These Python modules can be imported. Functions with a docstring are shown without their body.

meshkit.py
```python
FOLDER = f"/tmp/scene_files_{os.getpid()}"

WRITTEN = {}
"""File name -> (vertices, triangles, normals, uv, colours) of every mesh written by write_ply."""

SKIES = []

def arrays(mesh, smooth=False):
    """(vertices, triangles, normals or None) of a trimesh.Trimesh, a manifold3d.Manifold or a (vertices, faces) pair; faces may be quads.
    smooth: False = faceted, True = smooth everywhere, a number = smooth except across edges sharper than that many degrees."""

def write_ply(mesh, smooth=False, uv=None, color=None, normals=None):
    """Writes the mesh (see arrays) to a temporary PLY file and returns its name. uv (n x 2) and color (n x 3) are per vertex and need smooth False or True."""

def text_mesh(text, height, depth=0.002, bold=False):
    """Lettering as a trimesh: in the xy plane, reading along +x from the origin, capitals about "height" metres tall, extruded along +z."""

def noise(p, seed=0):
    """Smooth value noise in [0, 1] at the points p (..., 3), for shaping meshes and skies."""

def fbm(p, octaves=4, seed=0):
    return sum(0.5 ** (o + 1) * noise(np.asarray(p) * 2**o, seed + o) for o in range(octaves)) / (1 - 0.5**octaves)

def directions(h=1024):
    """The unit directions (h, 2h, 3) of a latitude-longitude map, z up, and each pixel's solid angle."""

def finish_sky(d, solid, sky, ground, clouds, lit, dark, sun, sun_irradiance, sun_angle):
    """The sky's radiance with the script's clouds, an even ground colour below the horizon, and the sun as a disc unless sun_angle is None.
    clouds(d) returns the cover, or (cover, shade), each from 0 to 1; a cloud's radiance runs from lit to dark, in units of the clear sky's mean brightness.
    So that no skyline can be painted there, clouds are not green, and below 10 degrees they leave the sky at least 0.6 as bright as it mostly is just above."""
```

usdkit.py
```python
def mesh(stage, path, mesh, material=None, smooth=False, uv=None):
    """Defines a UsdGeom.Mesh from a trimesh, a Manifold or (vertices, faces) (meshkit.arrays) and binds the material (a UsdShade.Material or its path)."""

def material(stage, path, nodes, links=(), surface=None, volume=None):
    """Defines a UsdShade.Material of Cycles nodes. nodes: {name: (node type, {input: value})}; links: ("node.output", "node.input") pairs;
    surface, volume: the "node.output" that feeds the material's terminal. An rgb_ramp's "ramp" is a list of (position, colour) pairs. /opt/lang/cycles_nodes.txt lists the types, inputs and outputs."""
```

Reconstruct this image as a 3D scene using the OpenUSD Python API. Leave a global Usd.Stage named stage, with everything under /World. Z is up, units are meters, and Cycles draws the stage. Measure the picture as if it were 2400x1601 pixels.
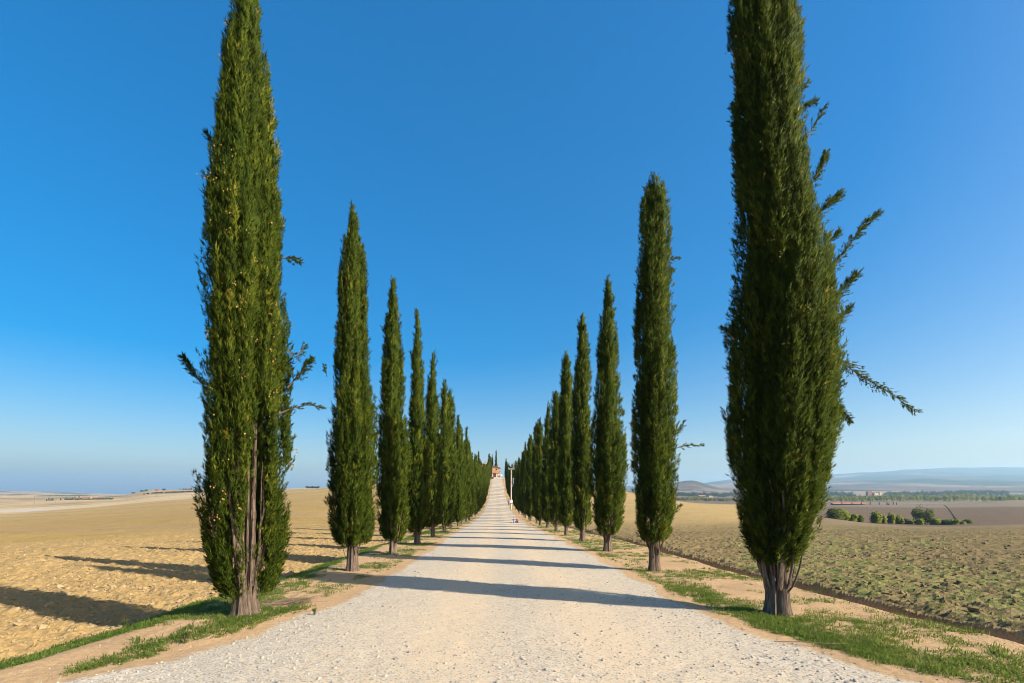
import math, random
import numpy as np, trimesh, manifold3d, usdkit, meshkit
from scipy.interpolate import PchipInterpolator
from scipy.ndimage import map_coordinates
from pxr import Usd, UsdGeom, UsdLux, UsdShade, Gf, Sdf, Vt

rng = np.random.default_rng(11)
stage = Usd.Stage.CreateInMemory()
UsdGeom.SetStageUpAxis(stage, UsdGeom.Tokens.z)
UsdGeom.SetStageMetersPerUnit(stage, 1.0)
UsdGeom.Xform.Define(stage, '/World')
UsdGeom.Scope.Define(stage, '/World/Looks')

# ------------------------------------------------------------------ camera
CAM_H = 1.6
cam = UsdGeom.Camera.Define(stage, '/World/camera')
cam.AddTranslateOp().Set(Gf.Vec3d(0, 0, CAM_H))
cam.AddRotateXOp().Set(90.0)
cam.CreateFocalLengthAttr(17.0)
cam.CreateHorizontalApertureAttr(36.0)
cam.CreateVerticalApertureAttr(36.0 * 683 / 1024)
cam.CreateHorizontalApertureOffsetAttr(0.528)      # lens shift: level camera, horizon low in the frame
cam.CreateVerticalApertureOffsetAttr(5.375)
cam.CreateClippingRangeAttr(Gf.Vec2f(0.05, 60000))
cam.CreateExposureAttr(1.0)

# ------------------------------------------------------------------ sky and sun
SUN_EL, SUN_AZ = math.radians(31.0), math.radians(26.0)
sun_dir = np.array([math.cos(SUN_AZ) * math.cos(SUN_EL), -math.sin(SUN_AZ) * math.cos(SUN_EL), math.sin(SUN_EL)])
sky_mat = usdkit.material(stage, '/World/Looks/sky_look', {
    'sky': ('sky_texture', {'sky_type': 'single_scattering', 'sun_disc': False, 'sun_elevation': SUN_EL,
                            'sun_rotation': math.atan2(sun_dir[0], sun_dir[1]), 'altitude': 300.0,
                            'air_density': 1.0, 'aerosol_density': 3.5, 'ozone_density': 2.0}),
    'hsv': ('hsv', {'hue': 0.503, 'saturation': 2.2, 'value': 1.0, 'fac': 1.0}),
    'gam': ('gamma', {'gamma': 0.70}),
    'bg': ('background_shader', {'strength': 0.148})},
    [('sky.color', 'gam.color'), ('gam.color', 'hsv.color'), ('hsv.color', 'bg.color')], surface='bg.background')
dome = UsdLux.DomeLight.Define(stage, '/World/sky')
dome.CreateIntensityAttr(1.0)
UsdShade.MaterialBindingAPI.Apply(dome.GetPrim()).Bind(sky_mat)
sun = UsdLux.DistantLight.Define(stage, '/World/sun')
sun.CreateIntensityAttr(1.25)
sun.CreateAngleAttr(0.53)
sun.CreateNormalizeAttr(True)
sun.CreateColorAttr(Gf.Vec3f(1.0, 0.93, 0.82))
sun.AddTransformOp().Set(Gf.Matrix4d().SetRotate(Gf.Rotation(Gf.Vec3d(0, 0, 1), Gf.Vec3d(*map(float, sun_dir)))))

# ------------------------------------------------------------------ helpers
_names = {}
def numbered(path):
    k = _names.get(path, 0)
    _names[path] = k + 1
    return path if k == 0 else f'{path}_{k:03d}'

def tag(p, label=None, category=None, group=None, kind=None):
    p = p.GetPrim() if hasattr(p, 'GetPrim') else p
    for k, v in (('label', label), ('category', category), ('group', group), ('kind', kind)):
        if v:
            p.SetCustomDataByKey(k, v)
    return p

def ppath(parent):
    return '/World' if parent is None else str(parent.GetPath())

def obj(name, mesh, mat, parent=None, smooth=False, normals=None, attrs=None):
    path = numbered(ppath(parent) + '/' + name)
    m = usdkit.mesh(stage, path, mesh, mat, smooth=smooth)
    if normals is not None:
        m.CreateNormalsAttr(Vt.Vec3fArray.FromNumpy(np.asarray(normals, np.float32)))
        m.SetNormalsInterpolation('vertex')
    for k, v in (attrs or {}).items():
        v = np.asarray(v, np.float32)
        t = Sdf.ValueTypeNames.Color3fArray if v.ndim == 2 else Sdf.ValueTypeNames.FloatArray
        UsdGeom.PrimvarsAPI(m).CreatePrimvar(k, t, 'vertex').Set(Vt.Vec3fArray.FromNumpy(v) if v.ndim == 2 else Vt.FloatArray.FromNumpy(v))
    return m.GetPrim()

def thing(name, label, category, loc, rotz=0.0, group=None):
    x = UsdGeom.Xform.Define(stage, numbered('/World/' + name))
    x.AddTranslateOp().Set(Gf.Vec3d(*map(float, loc)))
    x.AddRotateZOp().Set(float(rotz))
    x.AddScaleOp().Set(Gf.Vec3f(1, 1, 1))
    return tag(x, label, category, group)

def copy_of(src, name, label, category, loc, rotz=0.0, scale=(1, 1, 1), group=None):
    x = UsdGeom.Xform.Define(stage, numbered('/World/' + name))
    x.GetPrim().GetReferences().AddInternalReference(src.GetPath())
    x.ClearXformOpOrder()
    for op, v in (('xformOp:translate', Gf.Vec3d(*map(float, loc))), ('xformOp:rotateZ', float(rotz)), ('xformOp:scale', Gf.Vec3f(*map(float, scale)))):
        x.GetPrim().GetAttribute(op).Set(v) if x.GetPrim().GetAttribute(op) else None
    x.SetXformOpOrder([UsdGeom.XformOp(x.GetPrim().GetAttribute(n)) for n in ('xformOp:translate', 'xformOp:rotateZ', 'xformOp:scale')])
    x.GetPrim().SetInstanceable(True)
    return tag(x, label, category, group)

class MB:
    """collects shapes for one mesh"""
    def __init__(self):
        self.v, self.f, self.n = [], [], 0
    def add(self, v, f):
        v, f = np.asarray(v, float), np.asarray(f, int)
        self.v.append(v); self.f.append(f + self.n); self.n += len(v)
        return self
    def tm(self, m, T=None):
        m = m.copy()
        if T is not None:
            m.apply_transform(T)
        return self.add(m.vertices, m.faces)
    def box(self, c, s, rz=0.0):
        m = trimesh.creation.box(s)
        if rz:
            m.apply_transform(trimesh.transformations.rotation_matrix(rz, [0, 0, 1]))
        m.apply_translation(c)
        return self.add(m.vertices, m.faces)
    def tube(self, pts, radii, sides=7):
        v, f = tube(pts, radii, sides)
        return self.add(v, f)
    def get(self):
        return np.vstack(self.v), np.vstack(self.f)

def unit(a):
    return a / np.maximum(np.linalg.norm(a, axis=-1, keepdims=True), 1e-9)

def tube(pts, radii, sides=7, flute=0.0, ph=0.0):
    p = np.asarray(pts, float)
    r = np.broadcast_to(np.asarray(radii, float), (len(p),))
    t = unit(np.gradient(p, axis=0))
    a = unit(np.cross(t, np.where(np.abs(t[:, :1]) < 0.8, [[1.0, 0, 0]], [[0, 1.0, 0]])))
    b = np.cross(t, a)
    g = np.arange(sides) * 2 * np.pi / sides
    rr = r[:, None] * (1 + flute * np.sin(3 * g + ph)[None] + flute * .6 * np.sin(5 * g + 2 * ph)[None])
    v = p[:, None] + rr[:, :, None] * (np.cos(g)[None, :, None] * a[:, None] + np.sin(g)[None, :, None] * b[:, None])
    i, j = np.meshgrid(np.arange(len(p) - 1), np.arange(sides), indexing='ij')
    q = np.stack([i * sides + j, i * sides + (j + 1) % sides, (i + 1) * sides + (j + 1) % sides, (i + 1) * sides + j], -1).reshape(-1, 4)
    f = np.vstack([q[:, [0, 1, 2]], q[:, [0, 2, 3]]])
    n = len(p) * sides
    v = np.vstack([v.reshape(-1, 3), p[:1], p[-1:]])
    k = np.arange(sides)
    f = np.vstack([f, np.stack([(k + 1) % sides, k, np.full(sides, n)], 1),
                   np.stack([n - sides + k, n - sides + (k + 1) % sides, np.full(sides, n + 1)], 1)])
    return v, f

def sstep(x, a, b):
    t = np.clip((x - a) / (b - a), 0, 1)
    return t * t * (3 - 2 * t)

def fb(X, Y, scale, octs=4, seed=0):
    return meshkit.fbm(np.stack([X * scale, Y * scale, np.zeros_like(X) + seed * 7.3], -1), octs, seed)

# ------------------------------------------------------------------ terrain: heights of the place
# bearings are written as columns of a 2351 wide sketch of the view (u = X/Y = (x - 1141)/1110), heights as elevation rows (horizon 1135)
def zrow(row, Y):
    return CAM_H - (row - 1135.0) * Y / 1110.0

P = PchipInterpolator([-60, -20, 0, 12.5, 23, 48, 75, 100, 142, 179, 240, 262, 300, 400, 700, 20000],
                      [1.2, .5, 0, -.35, -.64, -1.38, -1.78, -1.7, -.2, 2.8, 9.4, 10.9, 11.6, 9.0, -4, -30])

KNOTS = {
    -900: [(16, 1302), (30, 1258), (60, 1224), (120, 1206), (200, 1198), (280, 1200), (400, 1198), (600, 1184), (1000, 1162), (1600, 1148), (2500, 1137), (4000, 1130), (6500, 1124), (9000, 1127), (14000, 1130)],
    0: [(16, 1301), (30, 1256), (60, 1220), (120, 1196), (200, 1183), (240, 1181), (300, 1186), (400, 1187), (600, 1170), (800, 1163), (1200, 1154), (1600, 1147), (2500, 1139), (4000, 1133), (6500, 1131), (9000, 1133), (14000, 1134)],
    165: [(16, 1301), (30, 1255), (60, 1216), (120, 1189), (200, 1174), (250, 1169), (300, 1174), (400, 1176), (600, 1164), (800, 1157), (1200, 1147), (1600, 1146), (2500, 1141), (4000, 1135), (6500, 1133), (9000, 1135), (14000, 1135)],
    272: [(16, 1301), (30, 1254), (60, 1212), (120, 1183), (200, 1166), (260, 1159), (320, 1164), (400, 1166), (600, 1158), (800, 1153), (1200, 1146), (1600, 1143), (2500, 1140), (4000, 1138), (6500, 1137), (9000, 1137), (14000, 1137)],
    350: [(16, 1301), (30, 1253), (60, 1209), (120, 1178), (200, 1159), (270, 1151.5), (320, 1155), (400, 1157), (600, 1150), (800, 1144), (1200, 1137), (1600, 1132), (2000, 1129.5), (4000, 1134), (6500, 1136), (14000, 1137)],
    470: [(16, 1300), (30, 1250), (60, 1204), (120, 1170), (200, 1149), (280, 1143), (320, 1146), (400, 1148), (600, 1143), (800, 1138), (1200, 1132), (1600, 1128), (2000, 1127), (4000, 1133), (6500, 1135), (14000, 1137)],
    700: [(16, 1298), (30, 1245), (60, 1198), (120, 1158), (200, 1134), (290, 1124), (340, 1126), (400, 1127), (600, 1124), (800, 1121.5), (1200, 1124), (2000, 1130), (6500, 1136), (14000, 1137)],
    900: [(16, 1296), (30, 1242), (60, 1196), (120, 1153), (200, 1120), (290, 1108), (400, 1112), (600, 1120), (1200, 1130), (6500, 1136), (14000, 1137)],
    1141: [(16, 1291), (30, 1239), (60, 1197), (120, 1160), (200, 1111), (262, 1095), (300, 1097), (400, 1104), (600, 1125), (1200, 1140), (6500, 1138), (14000, 1137)],
    1300: [(16, 1288), (30, 1238), (60, 1197), (120, 1156), (200, 1122), (280, 1112), (400, 1120), (600, 1135), (1200, 1140), (4000, 1128), (9000, 1122), (14000, 1128)],
    1430: [(16, 1285), (30, 1236), (60, 1195), (120, 1156), (200, 1135), (270, 1128), (330, 1132), (400, 1140), (600, 1150), (1200, 1146), (2500, 1138), (4000, 1130), (6500, 1122), (9000, 1119), (14000, 1126)],
    1500: [(16, 1283), (30, 1234), (60, 1193), (120, 1158), (200, 1143), (250, 1139), (300, 1143), (400, 1152), (700, 1153), (1200, 1148), (2000, 1139), (2600, 1132), (3400, 1121), (4200, 1124), (6500, 1124), (9000, 1122), (14000, 1128)],
    1550: [(16, 1282), (30, 1233), (60, 1192), (120, 1161), (200, 1151), (230, 1149), (280, 1154), (400, 1160), (700, 1154), (1200, 1148), (2000, 1138), (2600, 1130), (3400, 1110), (4200, 1112), (6500, 1122), (9000, 1122), (14000, 1128)],
    1586: [(16, 1281), (30, 1233), (60, 1192), (120, 1163), (200, 1154), (220, 1153), (280, 1158), (400, 1163), (700, 1155), (1200, 1148), (2000, 1138), (2600, 1129), (3400, 1106), (3900, 1104.5), (6500, 1120), (9000, 1116), (14000, 1126)],
    1660: [(16, 1278), (30, 1231), (60, 1193), (120, 1168), (180, 1160), (210, 1159), (280, 1164), (400, 1166), (700, 1157), (1000, 1152), (1600, 1144), (2500, 1132), (3400, 1121), (4200, 1120), (6500, 1112), (9000, 1106), (14000, 1120)],
    1780: [(16, 1273), (30, 1228), (60, 1198), (100, 1182), (140, 1174), (200, 1177), (280, 1178), (400, 1174), (550, 1165), (700, 1158), (1000, 1152), (1600, 1144), (2500, 1132), (4000, 1118), (6500, 1104), (9000, 1097), (14000, 1110)],
    1900: [(16, 1270), (30, 1225), (50, 1207), (80, 1195), (120, 1190), (150, 1192), (200, 1194), (280, 1189), (400, 1179), (550, 1167), (700, 1160), (820, 1159), (1000, 1153), (1600, 1144), (2500, 1131), (4000, 1116), (6500, 1101), (9000, 1094), (14000, 1105)],
    2000: [(16, 1268), (30, 1223), (50, 1209), (80, 1203), (110, 1202), (150, 1205), (200, 1204), (280, 1196), (400, 1181), (550, 1167), (700, 1159.5), (820, 1159), (1000, 1153), (1600, 1144), (2500, 1130), (4000, 1114), (6500, 1096), (9000, 1085.5), (14000, 1100)],
    2150: [(16, 1266), (30, 1223), (48, 1213), (70, 1211), (100, 1212), (150, 1213), (200, 1209), (280, 1200), (400, 1182), (550, 1166), (700, 1158), (820, 1158.5), (1000, 1153), (1600, 1144), (2500, 1130), (4000, 1111), (6500, 1090), (9000, 1077.5), (14000, 1095)],
    2351: [(16, 1265), (30, 1221), (48, 1208), (70, 1207), (100, 1209), (150, 1210), (200, 1205), (280, 1194), (400, 1177), (550, 1160), (700, 1148), (820, 1150), (1000, 1152), (1600, 1143), (2500, 1129), (3200, 1118), (4500, 1108), (6500, 1090), (9000, 1075.5), (14000, 1095)],
    3300: [(16, 1263), (30, 1221), (60, 1207), (120, 1208), (200, 1203), (400, 1175), (700, 1150), (1000, 1150), (2500, 1126), (6500, 1088), (9000, 1080), (14000, 1100)],
}
_xs = np.array(sorted(KNOTS), float)
LY0, LY1, NLY = math.log(3.0), math.log(14500.0), 640
_ly = np.linspace(LY0, LY1, NLY)
_tab = []
for x in _xs:
    side = -0.27 if x < 1141 else 0.04
    Ys = [3.0, 8.0] + [k[0] for k in KNOTS[x]]
    zs = [float(P(3.0)) + side, float(P(8.0)) + side] + [zrow(k[1], k[0]) for k in KNOTS[x]]
    _tab.append(PchipInterpolator(np.log(Ys), zs, extrapolate=True)(_ly))
_xf = np.arange(-900, 3301, 10.0)
_grid = PchipInterpolator(_xs, np.array(_tab), axis=0)(_xf)

def stations(X, Y):
    Ye = np.maximum(Y, 3.0)
    x = np.clip(1141 + 1110 * X / Ye, -900, 3300)
    c = np.stack([(x + 900) / 10.0, (np.log(np.clip(Ye, 3.0, 14400)) - LY0) / (LY1 - LY0) * (NLY - 1)])
    return map_coordinates(_grid, c, order=1, mode='nearest')

edge_l = PchipInterpolator([-40, 2, 4.2, 5, 7, 10, 20, 36, 60, 400], [-6, -5.2, -4.2, -3.55, -2.9, -2.45, -2.5, -2.75, -2.6, -2.4])
edge_r = PchipInterpolator([-40, 2, 4.2, 5, 6.5, 10, 14, 22, 36, 60, 400], [6, 4.9, 4.15, 3.7, 3.2, 3.05, 3.15, 3.2, 3.1, 2.9, 2.6])

def trench_x(Y):
    return 6.35 + 0.12 * np.sin(Y * 0.35) + 0.06 * np.sin(Y * 1.3 + 1)

def bank_x(Y):
    return -5.75 + 0.12 * np.sin(Y * 0.41 + 2) + 0.08 * np.sin(Y * 1.1)

def masks(X, Y):
    """gravel, verge, left field, right field weights"""
    Yc = np.clip(Y, -40, 400)
    wob = (fb(X, Y, 0.7, 3, 5) - .5) * 0.7
    el, er = edge_l(Yc), edge_r(Yc)
    g = sstep(X + wob, el - .45, el + .45) * (1 - sstep(X + wob, er - .45, er + .45))
    g = g * (1 - sstep(Y, 300, 330))
    lf = 1 - sstep(X + wob * .35, bank_x(Y) - .45, bank_x(Y) + .05)
    rf = sstep(X + wob * .25, trench_x(Y) + .05, trench_x(Y) + .35)
    return g, lf, rf

def billow(X, Y, s, seed):
    return np.abs(2 * meshkit.noise(np.stack([X * s, Y * s, np.full_like(X, seed * 3.1)], -1), seed) - 1)

def relief(X, Y, g, lf, rf):
    r = np.hypot(X, Y)
    fade = 1 - .55 * sstep(r, 25, 70) - .35 * sstep(r, 70, 260)
    wx = (fb(X, Y, 1.7, 2, 31) - .5) * .5
    wy = (fb(X, Y, 1.7, 2, 37) - .5) * .5
    big = fb(X, Y, .5, 3, 12) - .5
    c = (.16 * big + .085 * (billow(X + wx, Y + wy, 3.3, 3) - .4) + .10 * (billow(X + wx, Y - wy, 6.6, 4) - .4)
         + .06 * (billow(X, Y, 13.0, 5) - .4))
    fine = (1 - sstep(r, 60, 140))
    field = c * fade * np.where(X < 0, 1.05, .95) * (1 - .6 * (1 - fine))
    verge = .07 * (fb(X, Y, 1.1, 4, 20) - .5) + .02 * (fb(X, Y, 7, 2, 21) - .5)
    road = .05 * (fb(X, Y, .45, 2, 22) - .5) + .016 * (fb(X, Y, 6, 3, 23) - .5)
    ff = np.maximum(lf, rf)
    return ff * field + (1 - ff) * (g * road + (1 - g) * verge * (1 - sstep(r, 80, 200)))

def cross(X, Y):
    """cross-section of the drive: crowned road, verges, bank down to one field, furrow before the other"""
    b = bank_x(Y)
    z = -.27 * sstep(-X, -b - 1.15, -b + .1)
    z = z + .03 * np.cos(np.clip((X - .35) / 3.2, -1, 1) * math.pi / 2) - .02
    t = X - trench_x(Y)
    near = 1 - sstep(np.hypot(X, Y), 60, 110)
    z = z - near * .42 * np.exp(-(t / .17) ** 4) + near * .09 * np.exp(-((t - .55) / .3) ** 2) + .04 * sstep(X, 6, 8)
    return z

def base_height(X, Y):
    X, Y = np.asarray(X, float), np.asarray(Y, float)
    near = P(np.clip(Y, -60, 20000)) + cross(X, Y)
    w = np.maximum(sstep(np.abs(X), 10, 42), sstep(Y, 320, 420))
    return near * (1 - w) + stations(X, Y) * w

def H(X, Y):
    X, Y = np.asarray(X, float), np.asarray(Y, float)
    g, lf, rf = masks(X, Y)
    far = np.hypot(X, Y)
    und = (fb(X, Y, 1 / 45., 3, 41) - .5) * 1.0 * sstep(far, 60, 200) + (fb(X, Y, 1 / 420., 4, 42) - .5) * 30 * sstep(far, 900, 2500) + (fb(X, Y, 1 / 1500., 4, 43) - .5) * 85 * sstep(far, 3500, 7000) + (fb(X, Y, 1 / 480., 3, 44) - .5) * 50 * sstep(far, 4000, 6500) * (X > 0)
    return base_height(X, Y) + relief(X, Y, g, lf, rf) + und * sstep(np.abs(X), 14, 50)

def H1(x, y):
    return float(H(np.array([x]), np.array([y]))[0])

def at(px, Y):
    """world point on the ground on bearing px at depth Y"""
    X = (px - 1141) * Y / 1110.0
    return np.array([X, Y, H1(X, Y)])

def hit(px, row, y0=4.0, y1=12000.0):
    """first ground point met on bearing px at elevation row or above"""
    Y = np.exp(np.linspace(math.log(y0), math.log(y1), 1500))
    X = (px - 1141) * Y / 1110.0
    rr = 1135 + (CAM_H - H(X, Y)) * 1110 / Y
    k = np.nonzero(rr <= row)[0]
    k = k[0] if len(k) else len(Y) - 1
    return np.array([X[k], Y[k], H1(X[k], Y[k])])

# ------------------------------------------------------------------ ground material (masks from the meshes choose gravel, soil and turf)
GROUND = usdkit.material(stage, '/World/Looks/ground_look', {
    'mask': ('attribute', {'attribute': 'mask'}), 'sep': ('separate_color', {}),
    'tint': ('attribute', {'attribute': 'tint'}),
    'geo': ('geometry', {}),
    'n1': ('noise_texture', {'scale': 2.2, 'detail': 6.0, 'roughness': .62}),
    'n2': ('noise_texture', {'scale': 17.0, 'detail': 5.0, 'roughness': .65}),
    'n3': ('noise_texture', {'scale': 70.0, 'detail': 3.0, 'roughness': .6}),
    'n4': ('noise_texture', {'scale': .35, 'detail': 4.0, 'roughness': .55}),
    # gravel
    'v1': ('voronoi_texture', {'scale': 60.0, 'randomness': 1.0}),
    'v2': ('voronoi_texture', {'scale': 110.0, 'randomness': 1.0}),
    'stone': ('rgb_ramp', {'ramp': [(0.0, (.22, .20, .165)), (.25, (.37, .315, .24)), (.6, (.48, .415, .315)), (1.0, (.58, .505, .395))]}),
    'vs': ('separate_color', {}),
    'dust': ('mix_color', {'a': (.65, .48, .295), 'b': (.53, .405, .265)}),
    'stonef': ('math', {'math_type': 'add'}), 'stonef2': ('map_range', {'from_min': .50, 'from_max': .95, 'clamp': True}),
    'grav': ('mix_color', {}),
    'ga': ('math', {'math_type': 'multiply_add', 'value2': .55, 'value3': -.275}),
    'gb': ('math', {'math_type': 'multiply_add', 'value2': .5, 'value3': -.25}),
    'gsum': ('math', {'math_type': 'add'}), 'gsum2': ('math', {'math_type': 'add'}),
    'gfac': ('map_range', {'range_type': 'smoothstep', 'from_min': .36, 'from_max': .64, 'clamp': True}),
    # soil
    'dark': ('rgb_ramp', {'ramp': [(0.0, (.55, .53, .5)), (.38, (.82, .81, .79)), (.6, (1.05, 1.04, 1.02)), (1.0, (1.25, 1.22, 1.18))]}),
    'dark2': ('rgb_ramp', {'ramp': [(0.0, (.66, .66, .64)), (.5, (1.0, 1.0, 1.0)), (1.0, (1.22, 1.2, 1.16))]}),
    'soil': ('mix_color', {'blend_type': 'multiply', 'fac': 1.0, 'use_clamp': False}),
    'soil2': ('mix_color', {'blend_type': 'multiply', 'fac': 1.0, 'use_clamp': False}),
    # turf
    'turf': ('rgb_ramp', {'ramp': [(0.25, (.07, .10, .018)), (.5, (.13, .15, .035)), (.66, (.24, .21, .08)), (.85, (.40, .31, .16))]}),
    'ta': ('math', {'math_type': 'multiply_add', 'value2': 1.1, 'value3': -.55}),
    'tb': ('math', {'math_type': 'multiply_add', 'value2': .7, 'value3': -.35}),
    'tsum': ('math', {'math_type': 'add'}), 'tsum2': ('math', {'math_type': 'add'}),
    'tfac': ('map_range', {'range_type': 'smoothstep', 'from_min': .42, 'from_max': .62, 'clamp': True}),
    'c1': ('mix_color', {}), 'c2': ('mix_color', {}),
    # relief
    'hb': ('math', {'math_type': 'multiply_add', 'value2': -.5}),
    'hb2': ('math', {'math_type': 'multiply_add', 'value2': .35}),
    'hs': ('math', {'math_type': 'multiply_add', 'value2': 1.6}),
    'bump': ('bump', {'strength': .6, 'distance': .02}),
    'p': ('principled_bsdf', {'roughness': .95, 'specular_ior_level': .12}),
}, [('mask.color', 'sep.color'), ('geo.position', 'n1.vector'), ('geo.position', 'n2.vector'), ('geo.position', 'n3.vector'), ('geo.position', 'n4.vector'),
    ('geo.position', 'v1.vector'), ('geo.position', 'v2.vector'), ('v1.color', 'vs.color'), ('vs.r', 'stone.fac'),
    ('n1.fac', 'dust.fac'), ('sep.b', 'stonef.value1'), ('vs.g', 'stonef.value2'), ('stonef.value', 'stonef2.value'),
    ('stonef2.result', 'grav.fac'), ('dust.result', 'grav.a'), ('stone.color', 'grav.b'),
    ('n1.fac', 'ga.value1'), ('n2.fac', 'gb.value1'), ('sep.r', 'gsum.value1'), ('ga.value', 'gsum.value2'), ('gsum.value', 'gsum2.value1'), ('gb.value', 'gsum2.value2'), ('gsum2.value', 'gfac.value'),
    ('n2.fac', 'dark.fac'), ('n4.fac', 'dark2.fac'), ('tint.color', 'soil.a'), ('dark.color', 'soil.b'), ('soil.result', 'soil2.a'), ('dark2.color', 'soil2.b'),
    ('n2.fac', 'turf.fac'), ('n1.fac', 'ta.value1'), ('n2.fac', 'tb.value1'), ('sep.g', 'tsum.value1'), ('ta.value', 'tsum.value2'), ('tsum.value', 'tsum2.value1'), ('tb.value', 'tsum2.value2'), ('tsum2.value', 'tfac.value'),
    ('gfac.result', 'c1.fac'), ('soil2.result', 'c1.a'), ('grav.result', 'c1.b'),
    ('tfac.result', 'c2.fac'), ('c1.result', 'c2.a'), ('turf.color', 'c2.b'),
    ('v1.distance', 'hb.value1'), ('n3.fac', 'hb.value3'), ('n2.fac', 'hs.value1'), ('hb.value', 'hs.value3'), ('hs.value', 'bump.height'),
    ('bump.normal', 'p.normal'), ('c2.result', 'p.base_color')], surface='p.BSDF')

# ------------------------------------------------------------------ ground meshes
th = np.concatenate([np.radians(np.arange(-180, -56, 4.0)), np.radians(np.arange(-56, 58.001, .25)), np.radians(np.arange(62, 180, 6.0))])
def geo(a, b, q):
    n = int(math.ceil(math.log(b / a) / math.log(q)))
    return a * (b / a) ** (np.arange(n) / n)
rad = np.concatenate([[.02, .7, 1.4, 2.0, 2.5], geo(3.0, 70, 1.0056), geo(70, 800, 1.013), geo(800, 14000, 1.015), [14000.0]])
R_, T_ = np.meshgrid(rad, th, indexing='ij')
GX, GY = R_ * np.sin(T_), R_ * np.cos(T_)
def big_H(X, Y):
    out = np.empty(X.size)
    xf, yf = X.ravel(), Y.ravel()
    for s in range(0, X.size, 120000):
        out[s:s + 120000] = H(xf[s:s + 120000], yf[s:s + 120000])
    return out.reshape(X.shape)
GZ = big_H(GX, GY)
g_, lf_, rf_ = masks(GX, GY)

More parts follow.
